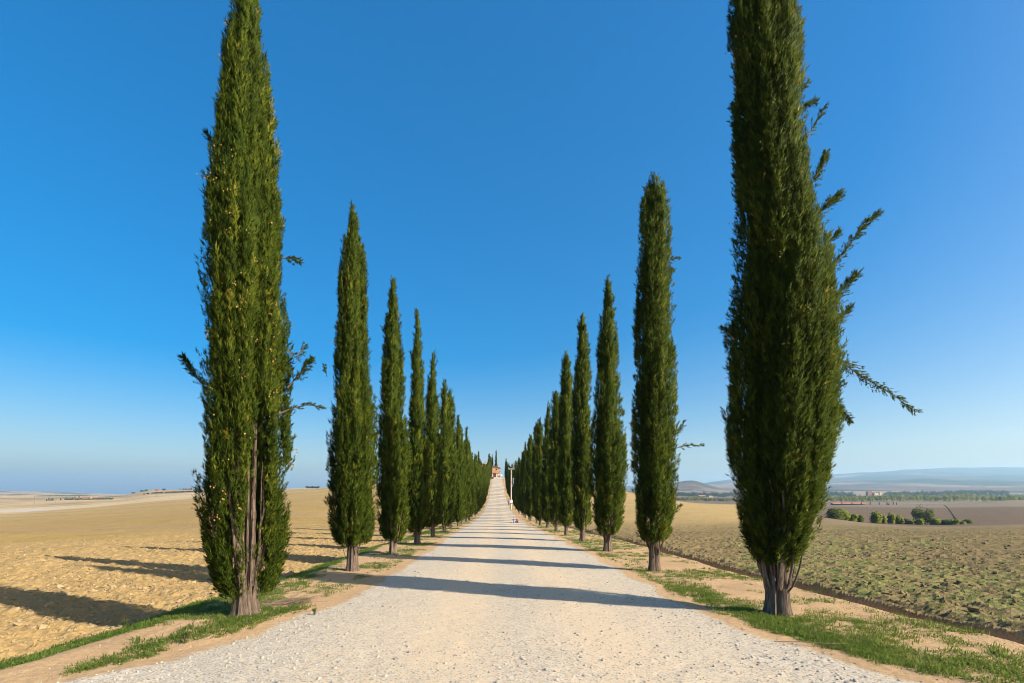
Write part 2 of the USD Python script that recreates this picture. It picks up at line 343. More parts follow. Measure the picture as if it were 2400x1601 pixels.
def ground_attrs(X, Y, g, lf, rf):
    r = np.hypot(X, Y)
    px = np.clip(1141 + 1110 * X / np.maximum(Y, 3.0), -900, 3300)
    n_a, n_b, n_c = fb(X, Y, .6, 4, 50), fb(X, Y, .12, 4, 51), fb(X, Y, 1 / 60., 4, 52)
    stripes = np.sin((Y * .93 + X * .36) * 2 * math.pi / 26. + 3 * n_c)
    # soils
    clay = np.array([.32, .213, .088]); pale = np.array([.42, .305, .145]); ochre = np.array([.325, .215, .068])
    olive = np.array([.175, .128, .058]); gold = np.array([.36, .25, .098]); brown = np.array([.125, .080, .042])
    earth = np.array([.46, .30, .155])
    def mixc(a, b, w):
        return a * (1 - w[..., None]) + b * w[..., None]
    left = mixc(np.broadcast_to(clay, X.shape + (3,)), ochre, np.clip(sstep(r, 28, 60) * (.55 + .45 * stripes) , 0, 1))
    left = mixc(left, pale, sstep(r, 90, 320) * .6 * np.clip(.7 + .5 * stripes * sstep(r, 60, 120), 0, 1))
    right = mixc(np.broadcast_to(olive, X.shape + (3,)), gold, sstep(Y, 26, 70) * (1 - sstep(px, 1650, 2000)))
    right = mixc(right, np.array([.20, .145, .075]), sstep(r, 45, 80) * sstep(px, 1700, 1900) * (1 - sstep(Y, 150, 220)))
    right = mixc(right, brown, sstep(Y, 170, 230) * sstep(px, 1700, 1880) * (1 - sstep(Y, 700, 760)))
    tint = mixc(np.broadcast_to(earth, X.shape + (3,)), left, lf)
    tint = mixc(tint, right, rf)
    # far country: patchwork of pale stubble, mauve plough and dark woods
    far_l = sstep(r, 320, 480) * (X < 0)
    pat = np.floor(fb(X * 1.0, Y * .55, 1 / 260., 2, 60) * 9) / 9
    land_l = mixc(np.broadcast_to(np.array([.40, .275, .125]), X.shape + (3,)), np.array([.47, .35, .19]), sstep(pat, .35, .6))
    land_l = mixc(land_l, np.array([.24, .165, .085]), sstep(fb(X, Y, 1 / 90., 4, 61), .58, .66) * .8)
    bi = sstep(r, 420, 520) * (1 - sstep(r, 900, 1000)) * (1 - sstep(px, 60, 200))
    land_l = mixc(land_l, np.array([.46, .39, .29]), bi * sstep(fb(X, Y, 1 / 40., 4, 66), .46, .54))
    woods_l = sstep(fb(X, Y, 1 / 230., 4, 62), .53, .57) * sstep(r, 1700, 2300) * (1 - sstep(px, 230, 330))
    land_l = mixc(land_l, np.array([.05, .07, .035]), woods_l * .9)
    tint = mixc(tint, land_l, far_l)
    far_r = sstep(r, 720, 800) * (X >= 0)
    pat2 = fb(X, Y * .7, 1 / 300., 3, 63)
    land_r = mixc(np.broadcast_to(np.array([.15, .105, .068]), X.shape + (3,)), np.array([.19, .145, .09]), sstep(pat2, .45, .55))
    hill = sstep(r, 2300, 3000)
    pat3 = fb(X, Y, 1 / 900., 5, 64)
    hl = mixc(np.broadcast_to(np.array([.125, .085, .06]), X.shape + (3,)), np.array([.24, .175, .12]), sstep(pat3, .42, .58))
    up = sstep(r, 5200, 8200)
    hl = mixc(hl, np.array([.04, .06, .03]), np.clip(sstep(fb(X, Y, 1 / 800., 5, 65) + .12 * up, .49, .55), 0, 1) * .95)
    hl = mixc(hl, np.array([.03, .045, .022]), sstep(fb(X * .8, Y * 1.6, 1 / 240., 4, 68), .57, .61) * .9)
    tint = mixc(tint, mixc(land_r, hl, hill), far_r)
    rows = np.sin((X * .8 - Y * .25) * .55 + 4 * n_c) * .10 * sstep(r, 150, 260) * (1 - sstep(r, 700, 900))
    tint = tint * (0.9 + .2 * n_b[..., None]) * (1 + rows[..., None])
    # turf
    el, er = edge_l(np.clip(Y, -40, 400)), edge_r(np.clip(Y, -40, 400))
    b = bank_x(Y)
    strip = sstep(X, b - .3, b + .05) * (1 - sstep(X, b + .6, b + 1.25))
    vl = sstep(X, b, b + .3) * (1 - sstep(X, el - .55, el - .1))
    vr = sstep(X, er + .1, er + .5) * (1 - sstep(X, trench_x(Y) - .45, trench_x(Y) - .1))
    far_v = sstep(Y, 14, 34)
    spot = sstep(n_a, .42, .6)
    gl = np.maximum(strip * .85, vl * (.12 + .38 * spot + .2 * far_v))
    near_r = np.exp(-((X - (er + .75)) / .75) ** 2)
    gr = vr * np.maximum(.72 * near_r * (.72 + .28 * spot) * sstep(Y, 2, 3) * (1 - .55 * sstep(Y, 8, 11)), .12 + .34 * spot + .10 * far_v)
    turf = gl + gr
    # green tinge of weeds coming up in the fields
    turf = turf + rf * (.24 + .24 * sstep(fb(X, Y, .11, 3, 70), .40, .62)) * (1 - sstep(r, 45, 90)) * sstep(px, 1450, 1750)
    turf = turf + lf * .23 * np.exp(-((r - 33) / 9.0) ** 2) * sstep(-X, 8, 16)
    # loose stone at the road's sides and between the wheel tracks
    d = X - .35
    track = np.exp(-((np.abs(d) - .95) / .5) ** 2)
    stone = .40 - .40 * track * sstep(Y, 3, 6) + .10 * np.exp(-(d / .35) ** 2) + .5 * (n_b - .5) + .25 * sstep(np.abs(d), 1.9, 2.9)
    stone = np.clip(stone, 0, .7)
    mask = np.stack([g, np.clip(turf, 0, .9) * (1 - g * .97), stone], -1)
    return np.clip(tint, 0.01, 1), np.clip(mask, 0, 1)

tint_, mask_ = ground_attrs(GX, GY, g_, lf_, rf_)
nr, nt = GX.shape
V = np.stack([GX, GY, GZ], -1).reshape(-1, 3)
i, j = np.meshgrid(np.arange(nr - 1), np.arange(nt), indexing='ij')
j2 = (j + 1) % nt
A, B, C, D = i * nt + j, i * nt + j2, (i + 1) * nt + j2, (i + 1) * nt + j
quads = np.stack([A, D, C, B], -1).reshape(-1, 4)
cx = V[quads].mean(1)
qr = np.hypot(cx[:, 0], cx[:, 1])
qpx = 1141 + 1110 * cx[:, 0] / np.maximum(cx[:, 1], 3.0)
gq = g_.ravel()[quads].mean(1); lq = lf_.ravel()[quads].mean(1); rq = rf_.ravel()[quads].mean(1)
cls = np.full(len(quads), 1)                       # verge
cls[gq > .5] = 0
cls[(lq > .5)] = 2
cls[(rq > .5)] = 3
cls[(rq > .5) & (cx[:, 1] > 190) & (qpx > 1680)] = 4
cls[(qr > 420) & (cx[:, 0] < 0)] = 5
cls[(cx[:, 0] >= 0) & (qr > 760)] = 6
cls[(cx[:, 0] >= 0) & (qr > 2400)] = 5
GROUND_PARTS = [('road', 'pale gravel drive running straight between the cypress rows up to the farmhouse', 'road'),
                ('verge', 'earth and grass verge along both sides of the gravel drive', 'verge'),
                ('ploughed_field', 'golden ploughed clay field beyond the grassy bank', 'field'),
                ('ploughed_field', 'olive brown cloddy field with green weeds beyond the dark furrow', 'field'),
                ('brown_field', 'smooth brown sloping field behind the line of bushes', 'field'),
                ('hills', 'distant hills with pale fields and blue wooded ridges', 'hills'),
                ('valley_floor', 'flat valley land below the blue hills', 'valley')]
for k, (nm, lab, cat) in enumerate(GROUND_PARTS):
    q = quads[cls == k]
    used, inv = np.unique(q, return_inverse=True)
    q = inv.reshape(-1, 4)
    f = np.vstack([q[:, [0, 1, 2]], q[:, [0, 2, 3]]])
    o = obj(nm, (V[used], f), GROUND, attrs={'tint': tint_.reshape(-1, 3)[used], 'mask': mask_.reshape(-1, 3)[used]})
    tag(o, lab, cat, kind='structure')

# ------------------------------------------------------------------ simple looks
def plain(name, col, rough=.8, spec=.3, metal=0.0, var=0.0, scale=8.0):
    if not var:
        return usdkit.material(stage, '/World/Looks/' + name, {'p': ('principled_bsdf', {'base_color': col, 'roughness': rough, 'specular_ior_level': spec, 'metallic': metal})}, surface='p.BSDF')
    lo, hi = tuple(c * (1 - var) for c in col), tuple(min(1, c * (1 + var)) for c in col)
    return usdkit.material(stage, '/World/Looks/' + name, {
        'g': ('geometry', {}), 'n': ('noise_texture', {'scale': scale, 'detail': 5.0, 'roughness': .6}),
        'r': ('rgb_ramp', {'ramp': [(.3, lo), (.7, hi)]}), 'b': ('bump', {'strength': .4, 'distance': .02}),
        'p': ('principled_bsdf', {'roughness': rough, 'specular_ior_level': spec, 'metallic': metal})},
        [('g.position', 'n.vector'), ('n.fac', 'r.fac'), ('r.color', 'p.base_color'), ('n.fac', 'b.height'), ('b.normal', 'p.normal')], surface='p.BSDF')

def leafy(name, ramp, scale=2.5, trans=.22, trans_col=(.10, .14, .02), rough=.62, isl=.5):
    return usdkit.material(stage, '/World/Looks/' + name, {
        'g': ('geometry', {}), 'n': ('noise_texture', {'scale': scale, 'detail': 6.0, 'roughness': .7}),
        'isl': ('math', {'math_type': 'multiply_add', 'value2': isl, 'value3': -isl / 2}), 'sum': ('math', {'math_type': 'add'}),
        'tone': ('attribute', {'attribute': 'tone'}), 'sum2': ('math', {'math_type': 'add'}),
        'r': ('rgb_ramp', {'ramp': ramp}),
        'p': ('principled_bsdf', {'roughness': rough, 'specular_ior_level': .05}),
        't': ('translucent_bsdf', {'color': trans_col}), 'm': ('mix_closure', {'fac': trans})},
        [('g.position', 'n.vector'), ('g.random_per_island', 'isl.value1'), ('isl.value', 'sum.value1'), ('n.fac', 'sum.value2'), ('sum.value', 'sum2.value1'), ('tone.fac', 'sum2.value2'), ('sum2.value', 'r.fac'),
         ('r.color', 'p.base_color'), ('p.BSDF', 'm.closure1'), ('t.BSDF', 'm.closure2')], surface='m.closure')

CYPRESS = leafy('cypress_look', [(.10, (.022, .036, .004)), (.38, (.046, .066, .006)), (.60, (.088, .106, .009)), (.80, (.175, .165, .013)), (1.0, (.22, .14, .025))], scale=2.2, trans=.22, trans_col=(.12, .15, .015), isl=.34)
GRASS = leafy('grass_look', [(.15, (.075, .125, .02)), (.42, (.14, .18, .032)), (.58, (.25, .225, .07)), (.77, (.46, .36, .17))], scale=1.3, trans=.45, trans_col=(.22, .27, .055))
TREE_DARK = leafy('dark_leaf_look', [(.2, (.08, .105, .022)), (.6, (.14, .16, .03)), (.9, (.20, .20, .035))], scale=.6, trans=.35, trans_col=(.16, .18, .03))
TREE_LIGHT = leafy('light_leaf_look', [(.2, (.17, .20, .025)), (.6, (.30, .30, .035)), (.9, (.42, .36, .05))], scale=.5, trans=.35, trans_col=(.3, .3, .04))
WOOD_LIGHT = leafy('poplar_wood_look', [(.2, (.14, .17, .04)), (.5, (.25, .26, .055)), (.85, (.38, .34, .08))], scale=.06, trans=.35, trans_col=(.25, .26, .05))
WOOD_DARK = leafy('dark_wood_look', [(.2, (.035, .055, .03)), (.6, (.06, .08, .035)), (.9, (.09, .10, .04))], scale=.05)
BARK = usdkit.material(stage, '/World/Looks/bark_look', {
    'g': ('texture_coordinate', {}), 'map': ('mapping', {'scale': (26.0, 26.0, 2.6)}),
    'n': ('noise_texture', {'scale': 1.0, 'detail': 6.0, 'roughness': .7, 'distortion': .4}),
    'r': ('rgb_ramp', {'ramp': [(.25, (.03, .021, .015)), (.5, (.115, .08, .057)), (.72, (.27, .195, .14))]}),
    'b': ('bump', {'strength': .9, 'distance': .025}),
    'p': ('principled_bsdf', {'roughness': .9, 'specular_ior_level': .15})},
    [('g.object', 'map.vector'), ('map.vector', 'n.vector'), ('n.fac', 'r.fac'), ('r.color', 'p.base_color'), ('n.fac', 'b.height'), ('b.normal', 'p.normal')], surface='p.BSDF')
TWIG = plain('twig_look', (.20, .14, .10), .9, .15)
CONE = plain('cone_look', (.34, .20, .055), .7, .3, var=.35, scale=30)
STONE = plain('stone_look', (.34, .30, .235), .9, .2, var=.25, scale=14)
CLOD = plain('clod_look', (.30, .215, .108), .95, .1, var=.25, scale=9)
CLOD2 = plain('dark_clod_look', (.18, .13, .06), .95, .1, var=.3, scale=9)
BRICK = usdkit.material(stage, '/World/Looks/farm_wall_look', {
    'g': ('texture_coordinate', {}), 'n': ('noise_texture', {'scale': .9, 'detail': 6.0, 'roughness': .65}), 'v': ('voronoi_texture', {'scale': 3.2}),
    'r': ('rgb_ramp', {'ramp': [(.25, (.30, .15, .08)), (.5, (.46, .26, .14)), (.75, (.55, .37, .22))]}),
    'b': ('bump', {'strength': .5, 'distance': .04}), 'p': ('principled_bsdf', {'roughness': .9, 'specular_ior_level': .2})},
    [('g.object', 'n.vector'), ('g.object', 'v.vector'), ('n.fac', 'r.fac'), ('r.color', 'p.base_color'), ('v.distance', 'b.height'), ('b.normal', 'p.normal')], surface='p.BSDF')
CREAM = plain('cream_wall_look', (.56, .45, .31), .9, .2, var=.15, scale=1.5)
TILE = plain('roof_tile_look', (.33, .155, .085), .85, .2, var=.3, scale=2.5)
DARKHOLE = plain('window_dark_look', (.03, .028, .026), .3, .5)
DOOR = plain('door_look', (.22, .075, .04), .7, .3, var=.2, scale=4)
WHITE = plain('white_paint_look', (.78, .78, .76), .4, .5)
GLASS = plain('car_glass_look', (.03, .035, .04), .08, .5)
RUBBER = plain('rubber_look', (.03, .03, .03), .8, .3)
CONCRETE = plain('pole_concrete_look', (.44, .36, .26), .9, .2, var=.12, scale=3)
STEEL = plain('galvanised_look', (.42, .43, .43), .5, .5, metal=.3)
PORCELAIN = plain('insulator_look', (.62, .66, .60), .25, .5)
BLUEGREY = plain('transformer_look', (.27, .38, .45), .5, .4)

# ------------------------------------------------------------------ cypress trees
def spray_mesh(p, d, out, length, width, rg, nfix=.35):
    """slender kites: leaf sprays. p base, d direction, out shading normal"""
    n = len(p)
    side = unit(np.cross(d, unit(rg.normal(size=(n, 3)) + out * .4)))
    L, W = length[:, None], width[:, None]
    v = np.stack([p - side * W * .8, p + side * W * .8, p + d * L], 1)
    nn = unit(out[:, None, :] + np.stack([-side * .3, side * .3, d * .3], 1))
    f = np.arange(n * 3).reshape(-1, 3)
    back = (np.cross(v[:, 1] - v[:, 0], v[:, 2] - v[:, 0]) * out).sum(-1) < 0
    f[back] = f[back][:, [0, 2, 1]]
    return v.reshape(-1, 3), f, nn.reshape(-1, 3)

def crown(rg, prof, centre, z0, top, nplume, nspray, slen, drop=None, core=True, clump=.11, hollow=None, front=None):
    zz = np.linspace(z0, top, 300)
    cdf = np.cumsum(prof(zz) + .04); cdf /= cdf[-1]
    zt = np.interp(rg.random(nplume), cdf, zz)
    zt = np.maximum(zt, z0 + .12)
    L = rg.uniform(.55, 1.7, nplume) * np.clip((zt - z0) / 1.1 + .15, .25, 1)
    L = np.minimum(L, .35 + (top - zt) * .6 + .25)
    phi = rg.uniform(0, 2 * np.pi, nplume)
    gap = meshkit.noise(np.stack([np.cos(phi) * 1.9 + 9, np.sin(phi) * 1.9 + 9, zt * .32], -1), 3)
    gap2 = meshkit.noise(np.stack([np.cos(phi) * 4.2 + 9, np.sin(phi) * 4.2 + 9, zt * .55], -1), 4)
    def chasm_at(ph_, z_):
        nz = meshkit.noise(np.stack([np.cos(ph_) * 2.1 + 9, np.sin(ph_) * 2.1 + 9, z_ * .28 + 3], -1), 6)
        return 1 - sstep(np.abs(nz - .5), .03, .11)
    rt = prof(zt) * (.66 + .16 * gap + .17 * sstep(gap2, .30, .56) + rg.normal(0, .045, nplume)) * (1 - .34 * chasm_at(phi, zt)) - clump * .35
    rt = np.maximum(rt, .02)
    rt = np.where(rg.random(nplume) < .04, rt * rg.uniform(1.05, 1.16, nplume), rt)
    zr = np.maximum(zt - L, z0 - .15)
    rr = np.minimum(prof(np.maximum(zr, z0)) * .6, rt * .78)
    per = 15
    ncl = max(2, nspray // per)
    n = n0 = nplume * ncl
    P_ = np.repeat(np.arange(nplume), ncl)
    s = .22 + .78 * rg.random(n) ** .8
    rho = rr[P_] + (rt - rr)[P_] * s ** .55
    z = zr[P_] + (zt - zr)[P_] * s
    wob = rg.normal(0, .05, nplume)
    ph = phi[P_] + wob[P_] * s
    rad_out = np.stack([np.cos(ph), np.sin(ph), 0 * ph], -1)
    axis = unit(rad_out * ((rt - rr) / np.maximum(zt - zr, .2))[P_, None] * (.55 * np.maximum(s, .15) ** -.45)[:, None] + [0, 0, 1.0])
    wid = clump * rg.uniform(.7, 1.3, nplume)[P_] * np.sqrt(np.clip(1.03 - s, 0, 1)) * np.minimum(1, rt[P_] / .22)
    o = unit(rg.normal(size=(n, 3)) * [1, 1, .35] + rad_out * .75)
    cpos = rad_out * rho[:, None] + np.stack([0 * z, 0 * z, z], -1) + o * (wid * rg.random(n) ** .5)[:, None]
    kk = rg.random(n) > .88 * chasm_at(ph, z) * sstep(np.hypot(cpos[:, 0], cpos[:, 1]), prof(z) * .5, prof(z) * .68)
    if drop is not None:
        kk &= ~drop(cpos, rg)
    if front is not None:
        kk &= ((unit(cpos[:, :2]) * front).sum(-1) > -.25) | (rg.random(n) < .4)
    if True:
        cpos, o, axis, rad_out = cpos[kk], o[kk], axis[kk], rad_out[kk]
    cd_ = unit(axis * .95 + o * .42 + rad_out * .12 + rg.normal(0, .16, cpos.shape) + [0, 0, .25])
    csz = slen * rg.uniform(.65, 1.25, len(cpos))
    rep_ = lambda q: np.repeat(q, per, 0)
    m_ = len(cpos) * per
    b_ = unit(rg.normal(size=(m_, 3)))
    h_ = rg.random(m_)
    lat = unit(b_ - rep_(cd_) * (b_ * rep_(cd_)).sum(-1, keepdims=True))
    pos = rep_(cpos) + rep_(cd_) * (rep_(csz) * 2.1 * (h_ - .3))[:, None] + lat * (rep_(csz) * .50 * (1.1 - h_) * rg.random(m_))[:, None]
    d = unit(rep_(cd_) + lat * (.55 - .25 * h_)[:, None] + rg.normal(0, .18, (m_, 3)))
    nrm = unit(rep_(o) * .45 + rep_(rad_out) * .42 + lat * .75 + [0, 0, .15])
    pos[:, :2] += centre(pos[:, 2])
    ln = rep_(csz) * rg.uniform(.7, 1.5, m_)
    v, f, nn = spray_mesh(pos, d, nrm, ln, ln * rg.uniform(.095, .15, m_), rg)
    if core:
        zs = np.linspace(max(z0 + .5, core if core is not True else 0), top - .25, 40)
        sd = 14
        a = np.arange(sd) * 2 * np.pi / sd
        rc = prof(zs) * .60
        jit = 1 + .16 * (meshkit.noise(np.stack([np.cos(a)[None] * 2 + 0 * zs[:, None], np.sin(a)[None] * 2 + 0 * zs[:, None], zs[:, None] * 2 + 0 * a[None]], -1), 8) * 2 - 1)
        rc = rc[:, None] * jit * (1 - .4 * chasm_at(a[None] + 0 * zs[:, None], zs[:, None] + 0 * a[None]))
        if hollow is not None:
            dd = np.abs((a - hollow + np.pi) % (2 * np.pi) - np.pi)
            rc = rc * (1 - (.82 * (1 - sstep(dd, .9, 1.7)))[None] * (1 - sstep(zs, 2.8, 3.3))[:, None])
        rc[0] *= .25
        rc[-1] *= .2
        cc = centre(zs)
        cv = np.stack([np.cos(a)[None] * rc + cc[:, :1], np.sin(a)[None] * rc + cc[:, 1:], zs[:, None] + 0 * rc], -1)
        ii, jj = np.meshgrid(np.arange(len(zs) - 1), np.arange(sd), indexing='ij')
        q = np.stack([ii * sd + jj, ii * sd + (jj + 1) % sd, (ii + 1) * sd + (jj + 1) % sd, (ii + 1) * sd + jj], -1).reshape(-1, 4)
        cf = np.vstack([q[:, [0, 1, 2]], q[:, [0, 2, 3]]])
        cn = unit(np.stack([np.cos(a)[None] + 0 * rc, np.sin(a)[None] + 0 * rc, 0 * rc], -1)).reshape(-1, 3)
        f = np.vstack([f, cf + len(v)]); v = np.vstack([v, cv.reshape(-1, 3)]); nn = np.vstack([nn, cn])
    tone = np.zeros(len(v))
    tp = rg.normal(0, .12, nplume) + np.where(rg.random(nplume) < .10, rg.uniform(.12, .32, nplume), 0)
    tc = tp[P_] + rg.normal(0, .07, n0)
    tc = tc[kk]
    tone[:m_ * 3] = np.repeat(np.repeat(tc, per), 3)
    return v, f, nn, pos, nrm, tone

OCT_V = np.array([[1, 0, 0], [-1, 0, 0], [0, 1, 0], [0, -1, 0], [0, 0, 1], [0, 0, -1]], float)
OCT_F = np.array([[0, 2, 4], [2, 1, 4], [1, 3, 4], [3, 0, 4], [2, 0, 5], [1, 2, 5], [3, 1, 5], [0, 3, 5]])
ICO = trimesh.creation.icosphere(1, 1.0)

def cones(rg, pos, nrm, prof, centre, count, size, zmin=1.5):
    c = pos.copy(); c[:, :2] -= centre(pos[:, 2])
    rr = np.hypot(c[:, 0], c[:, 1])
    ok = np.nonzero((rr > prof(pos[:, 2]) * .88) & (pos[:, 2] > zmin))[0]
    cl = rg.choice(ok, max(1, count // 3))
    out = MB()
    for k in cl:
        for _ in range(rg.integers(1, 5)):
            s = size * rg.uniform(.75, 1.2)
            out.add(OCT_V * s + pos[k] + nrm[k] * .035 + rg.normal(0, .03, 3), OCT_F)
    return out.get()

def stems(rg, base_r, z0, spread, n, hgt, r_limb, dirs=None):
    """trunk column of fused stems, and limbs that fan from it into the crown"""
    tr = MB()
    zz = np.array([-.12, 0, .1, .25, .45, .7, 1.0, 1.6])
    for k in range(5):
        a = k * 2 * np.pi / 5 + rg.uniform(-.3, .3)
        c = np.array([math.cos(a), math.sin(a)]) * base_r * .52
        fl = np.array([1.25, 1.1, 1.0, .92, .92, 1.0, 1.15, 1.5])
        pts = np.stack([c[0] * fl, c[1] * fl, zz], 1)
        tr.add(*tube(pts, base_r * .56 * np.array([1.6, 1.32, 1.08, .93, .84, .68, .46, .2]), 9, .10, rg.uniform(0, 6)))
    limbs = []
    for k in range(n):
        a = (k + rg.uniform(-.35, .35)) * 2 * np.pi / n if dirs is None else dirs[k]
        o = np.array([math.cos(a), math.sin(a)])
        zs = rg.uniform(.28, .75)
        h = hgt * rg.uniform(.75, 1.25)
        sp = spread * rg.uniform(.65, 1.05)
        t = np.linspace(0, 1, 8)
        rho = base_r * .75 + (sp - base_r * .75) * t ** .7
        w = rg.normal(0, .02, (8, 2)) * t[:, None]
        pts = np.stack([o[0] * rho + w[:, 0], o[1] * rho + w[:, 1], zs + h * t ** 1.15], 1)
        limbs.append(tube(pts, r_limb * (1.5 if k % 6 == 3 else rg.uniform(.22, .75)) * (1.15 - .75 * t), 6, .08, rg.uniform(0, 6)))
    return tr.get(), limbs

def branch(rg, pts, nspray, slen, wid, r0=.012):
    """a side branch: woody stem and sprays on it; returns (stem, foliage, normals)"""
    p = np.asarray(pts, float)
    t = np.linspace(0, 1, len(p))
    nb = max(4, nspray // 16)
    sb = .12 + .88 * (np.arange(nb) + rg.random(nb) * .8) / nb
    bp = np.stack([np.interp(sb, t, p[:, k]) for k in range(3)], -1)
    tan = unit(np.stack([np.interp(sb, t, np.gradient(p[:, k])) for k in range(3)], -1))
    o = unit(rg.normal(size=(nb, 3)) + [0, 0, .15]); o = unit(o - tan * (o * tan).sum(-1, keepdims=True))
    bd = unit(tan * .95 + o * .6)
    bl2 = wid * rg.uniform(1.2, 2.8, nb) * (1.15 - .75 * sb)
    per = max(3, nspray // nb)
    q = np.repeat(np.arange(nb), per); h = rg.random(len(q))
    lat = unit(rg.normal(size=(len(q), 3)))
    pos = bp[q] + bd[q] * (bl2[q] * h)[:, None] + lat * (.012 * rg.random(len(q)))[:, None] + np.array([0, 0, -.25]) * (bl2[q] * h * h * .5)[:, None]
    d = unit(bd[q] + lat * .55)
    ln = slen * rg.uniform(.4, .9, len(q))
    v, f, n = spray_mesh(pos, d, unit(lat + [0, 0, .5]), ln, ln * .17, rg)
    return tube(p, np.linspace(r0, r0 * .25, len(p)), 5), (v, f), n

def curve(zs, rs):
    z, r = np.array(zs, float), np.array(rs, float)
    g = PchipInterpolator(z, r)
    return lambda q: np.maximum(g(np.clip(q, z[0], z[-1])), .0)

def drift(zs, xs):
    g = PchipInterpolator(zs, xs)
    def c(q):
        d = g(np.clip(q, zs[0], zs[-1]))
        return np.stack([d, 0 * d], -1)
    return c
STILL = lambda q: np.stack([0 * q, 0 * q], -1)

def build_cypress(label, loc, seed, prof, z0, top, nplume, nspray, slen, base_r, nlimb=12, limb_h=1.1, spread=.4, r_limb=.028,
                  centre=STILL, drop=None, core=True, ncone=60, group=None, limb_parts=False, branches=(), clump=.11, dirs=None, hollow=None, front=None):
    rg = np.random.default_rng(seed)
    t = thing('cypress_tree', label, 'cypress tree', loc, 0, group)
    trunk, limbs = stems(rg, base_r, z0, spread, nlimb, limb_h, r_limb, dirs)
    if limb_parts:
        obj('trunk', trunk, BARK, t, smooth=50)
        for l in limbs:
            obj('limb', l, BARK, t, smooth=50)
    else:
        m = MB().add(*trunk)
        for l in limbs:
            m.add(*l)
        obj('trunk', m.get(), BARK, t, smooth=50)
    v, f, nn, pos, nrm, tone = crown(rg, prof, centre, z0, top, nplume, nspray, slen, drop, core, clump, hollow, front)
    obj('crown', (v, f), CYPRESS, t, normals=nn, attrs={'tone': tone})
    if ncone:
        tag(obj('cones', cones(rg, pos, nrm, prof, centre, ncone, .0125 if slen < .085 else .02), CONE, t), kind='stuff')
    for pts, ns, wid in branches:
        st, fo, n2 = branch(rg, pts, int(ns * 4.2), slen * 1.3, wid * 1.5)
        bp = obj('side_branch', st, TWIG, t)
        obj('foliage', fo, CYPRESS, bp, normals=n2)
    return t

def local(px, row, Y, X0, z0):
    """sketch bearing/row at depth Y -> coordinates local to a tree standing at X0, (its own depth), z0"""
    return np.array([(px - 1141) * Y / 1110 - X0, 0.0, zrow(row, Y) - z0])

# --- the two nearest trees
L1 = np.array([-3.78, 7.28]); L1z = H1(*L1) - .03
cd = unit(-L1); rt_ = np.array([-cd[1], cd[0]])          # towards the viewer, and to the viewer's right
gap_c = unit(cd * math.cos(.40) + rt_ * math.sin(.40))
def l1_drop(p, rg):
    a = unit(p[:, :2])
    z = p[:, 2]
    ang = np.arccos(np.clip((a * gap_c).sum(-1), -1, 1))
    half = np.interp(z, [0, .6, 1.6, 2.3, 3.0, 3.3], [.60, .58, .46, .34, .16, 0.0]) * (.85 + .3 * meshkit.noise(np.stack([z * 4, z * 0, a[:, 0] * 3], -1), 2))
    g2 = unit(cd * math.cos(-.42) + rt_ * math.sin(-.42))
    ang2 = np.arccos(np.clip((a * g2).sum(-1), -1, 1))
    half2 = np.interp(z, [0, .5, 1.2, 1.9, 2.2], [.18, .2, .16, .10, 0])
    low = (z < .9) & (ang < .95) & (rg.random(len(z)) < .6)
    return ((ang < half) & (rg.random(len(z)) < .93)) | ((ang2 < half2) & (rg.random(len(z)) < .8)) | low
def bl(tree, z, Y, pts):
    return [local(a, b, Y + dy, tree[0], z) + [0, dy, 0] for a, b, dy in pts]
l1b = [(bl(L1, L1z, 7.28, [(475, 895, 0), (452, 865, 0), (432, 838, -.05), (421, 820, -.08)]), 260, .05),
       (bl(L1, L1z, 7.28, [(660, 890, 0), (688, 858, 0), (703, 838, -.03), (716, 826, -.05)]), 240, .05),
       (bl(L1, L1z, 7.28, [(655, 800, .1), (680, 822, .1), (692, 806, .1), (700, 794, .1)]), 70, .04),
       (bl(L1, L1z, 7.28, [(640, 950, -.3), (672, 937, -.3), (705, 930, -.3), (743, 934, -.35)]), 90, .03),
       (bl(L1, L1z, 7.28, [(645, 592, 0), (668, 594, 0), (688, 600, 0)]), 90, .04),
       (bl(L1, L1z, 7.28, [(498, 345, 0), (486, 325, 0), (474, 305, 0)]), 100, .04)]
DIR_L1 = [math.atan2(v[1], v[0]) for v in [unit(cd * math.cos(x) + rt_ * math.sin(x)) for x in
          [.12, .34, .40, .45, .72, .95, 1.2, -.15, -.3, -.42, -.55, -.75, -1.0, 1.6, 2.2, 2.9, -2.6, -2.0]]]
build_cypress('tallest front cypress with split bare trunk, opposite the utility pole side', (*L1, L1z), 1,
              curve([.3, .45, .75, 1.2, 2.7, 4.6, 6, 7.3, 8.3, 9.25, 10.2], [.16, .32, .50, .60, .68, .64, .58, .46, .355, .19, .02]),
              .38, 10.2, 2900, 210, .046, .175, nlimb=18, limb_h=2.3, spread=.42, r_limb=.036, drop=l1_drop, core=.8, hollow=math.atan2(gap_c[1], gap_c[0]), front=cd, ncone=330, limb_parts=True, branches=l1b, clump=.08, dirs=DIR_L1)

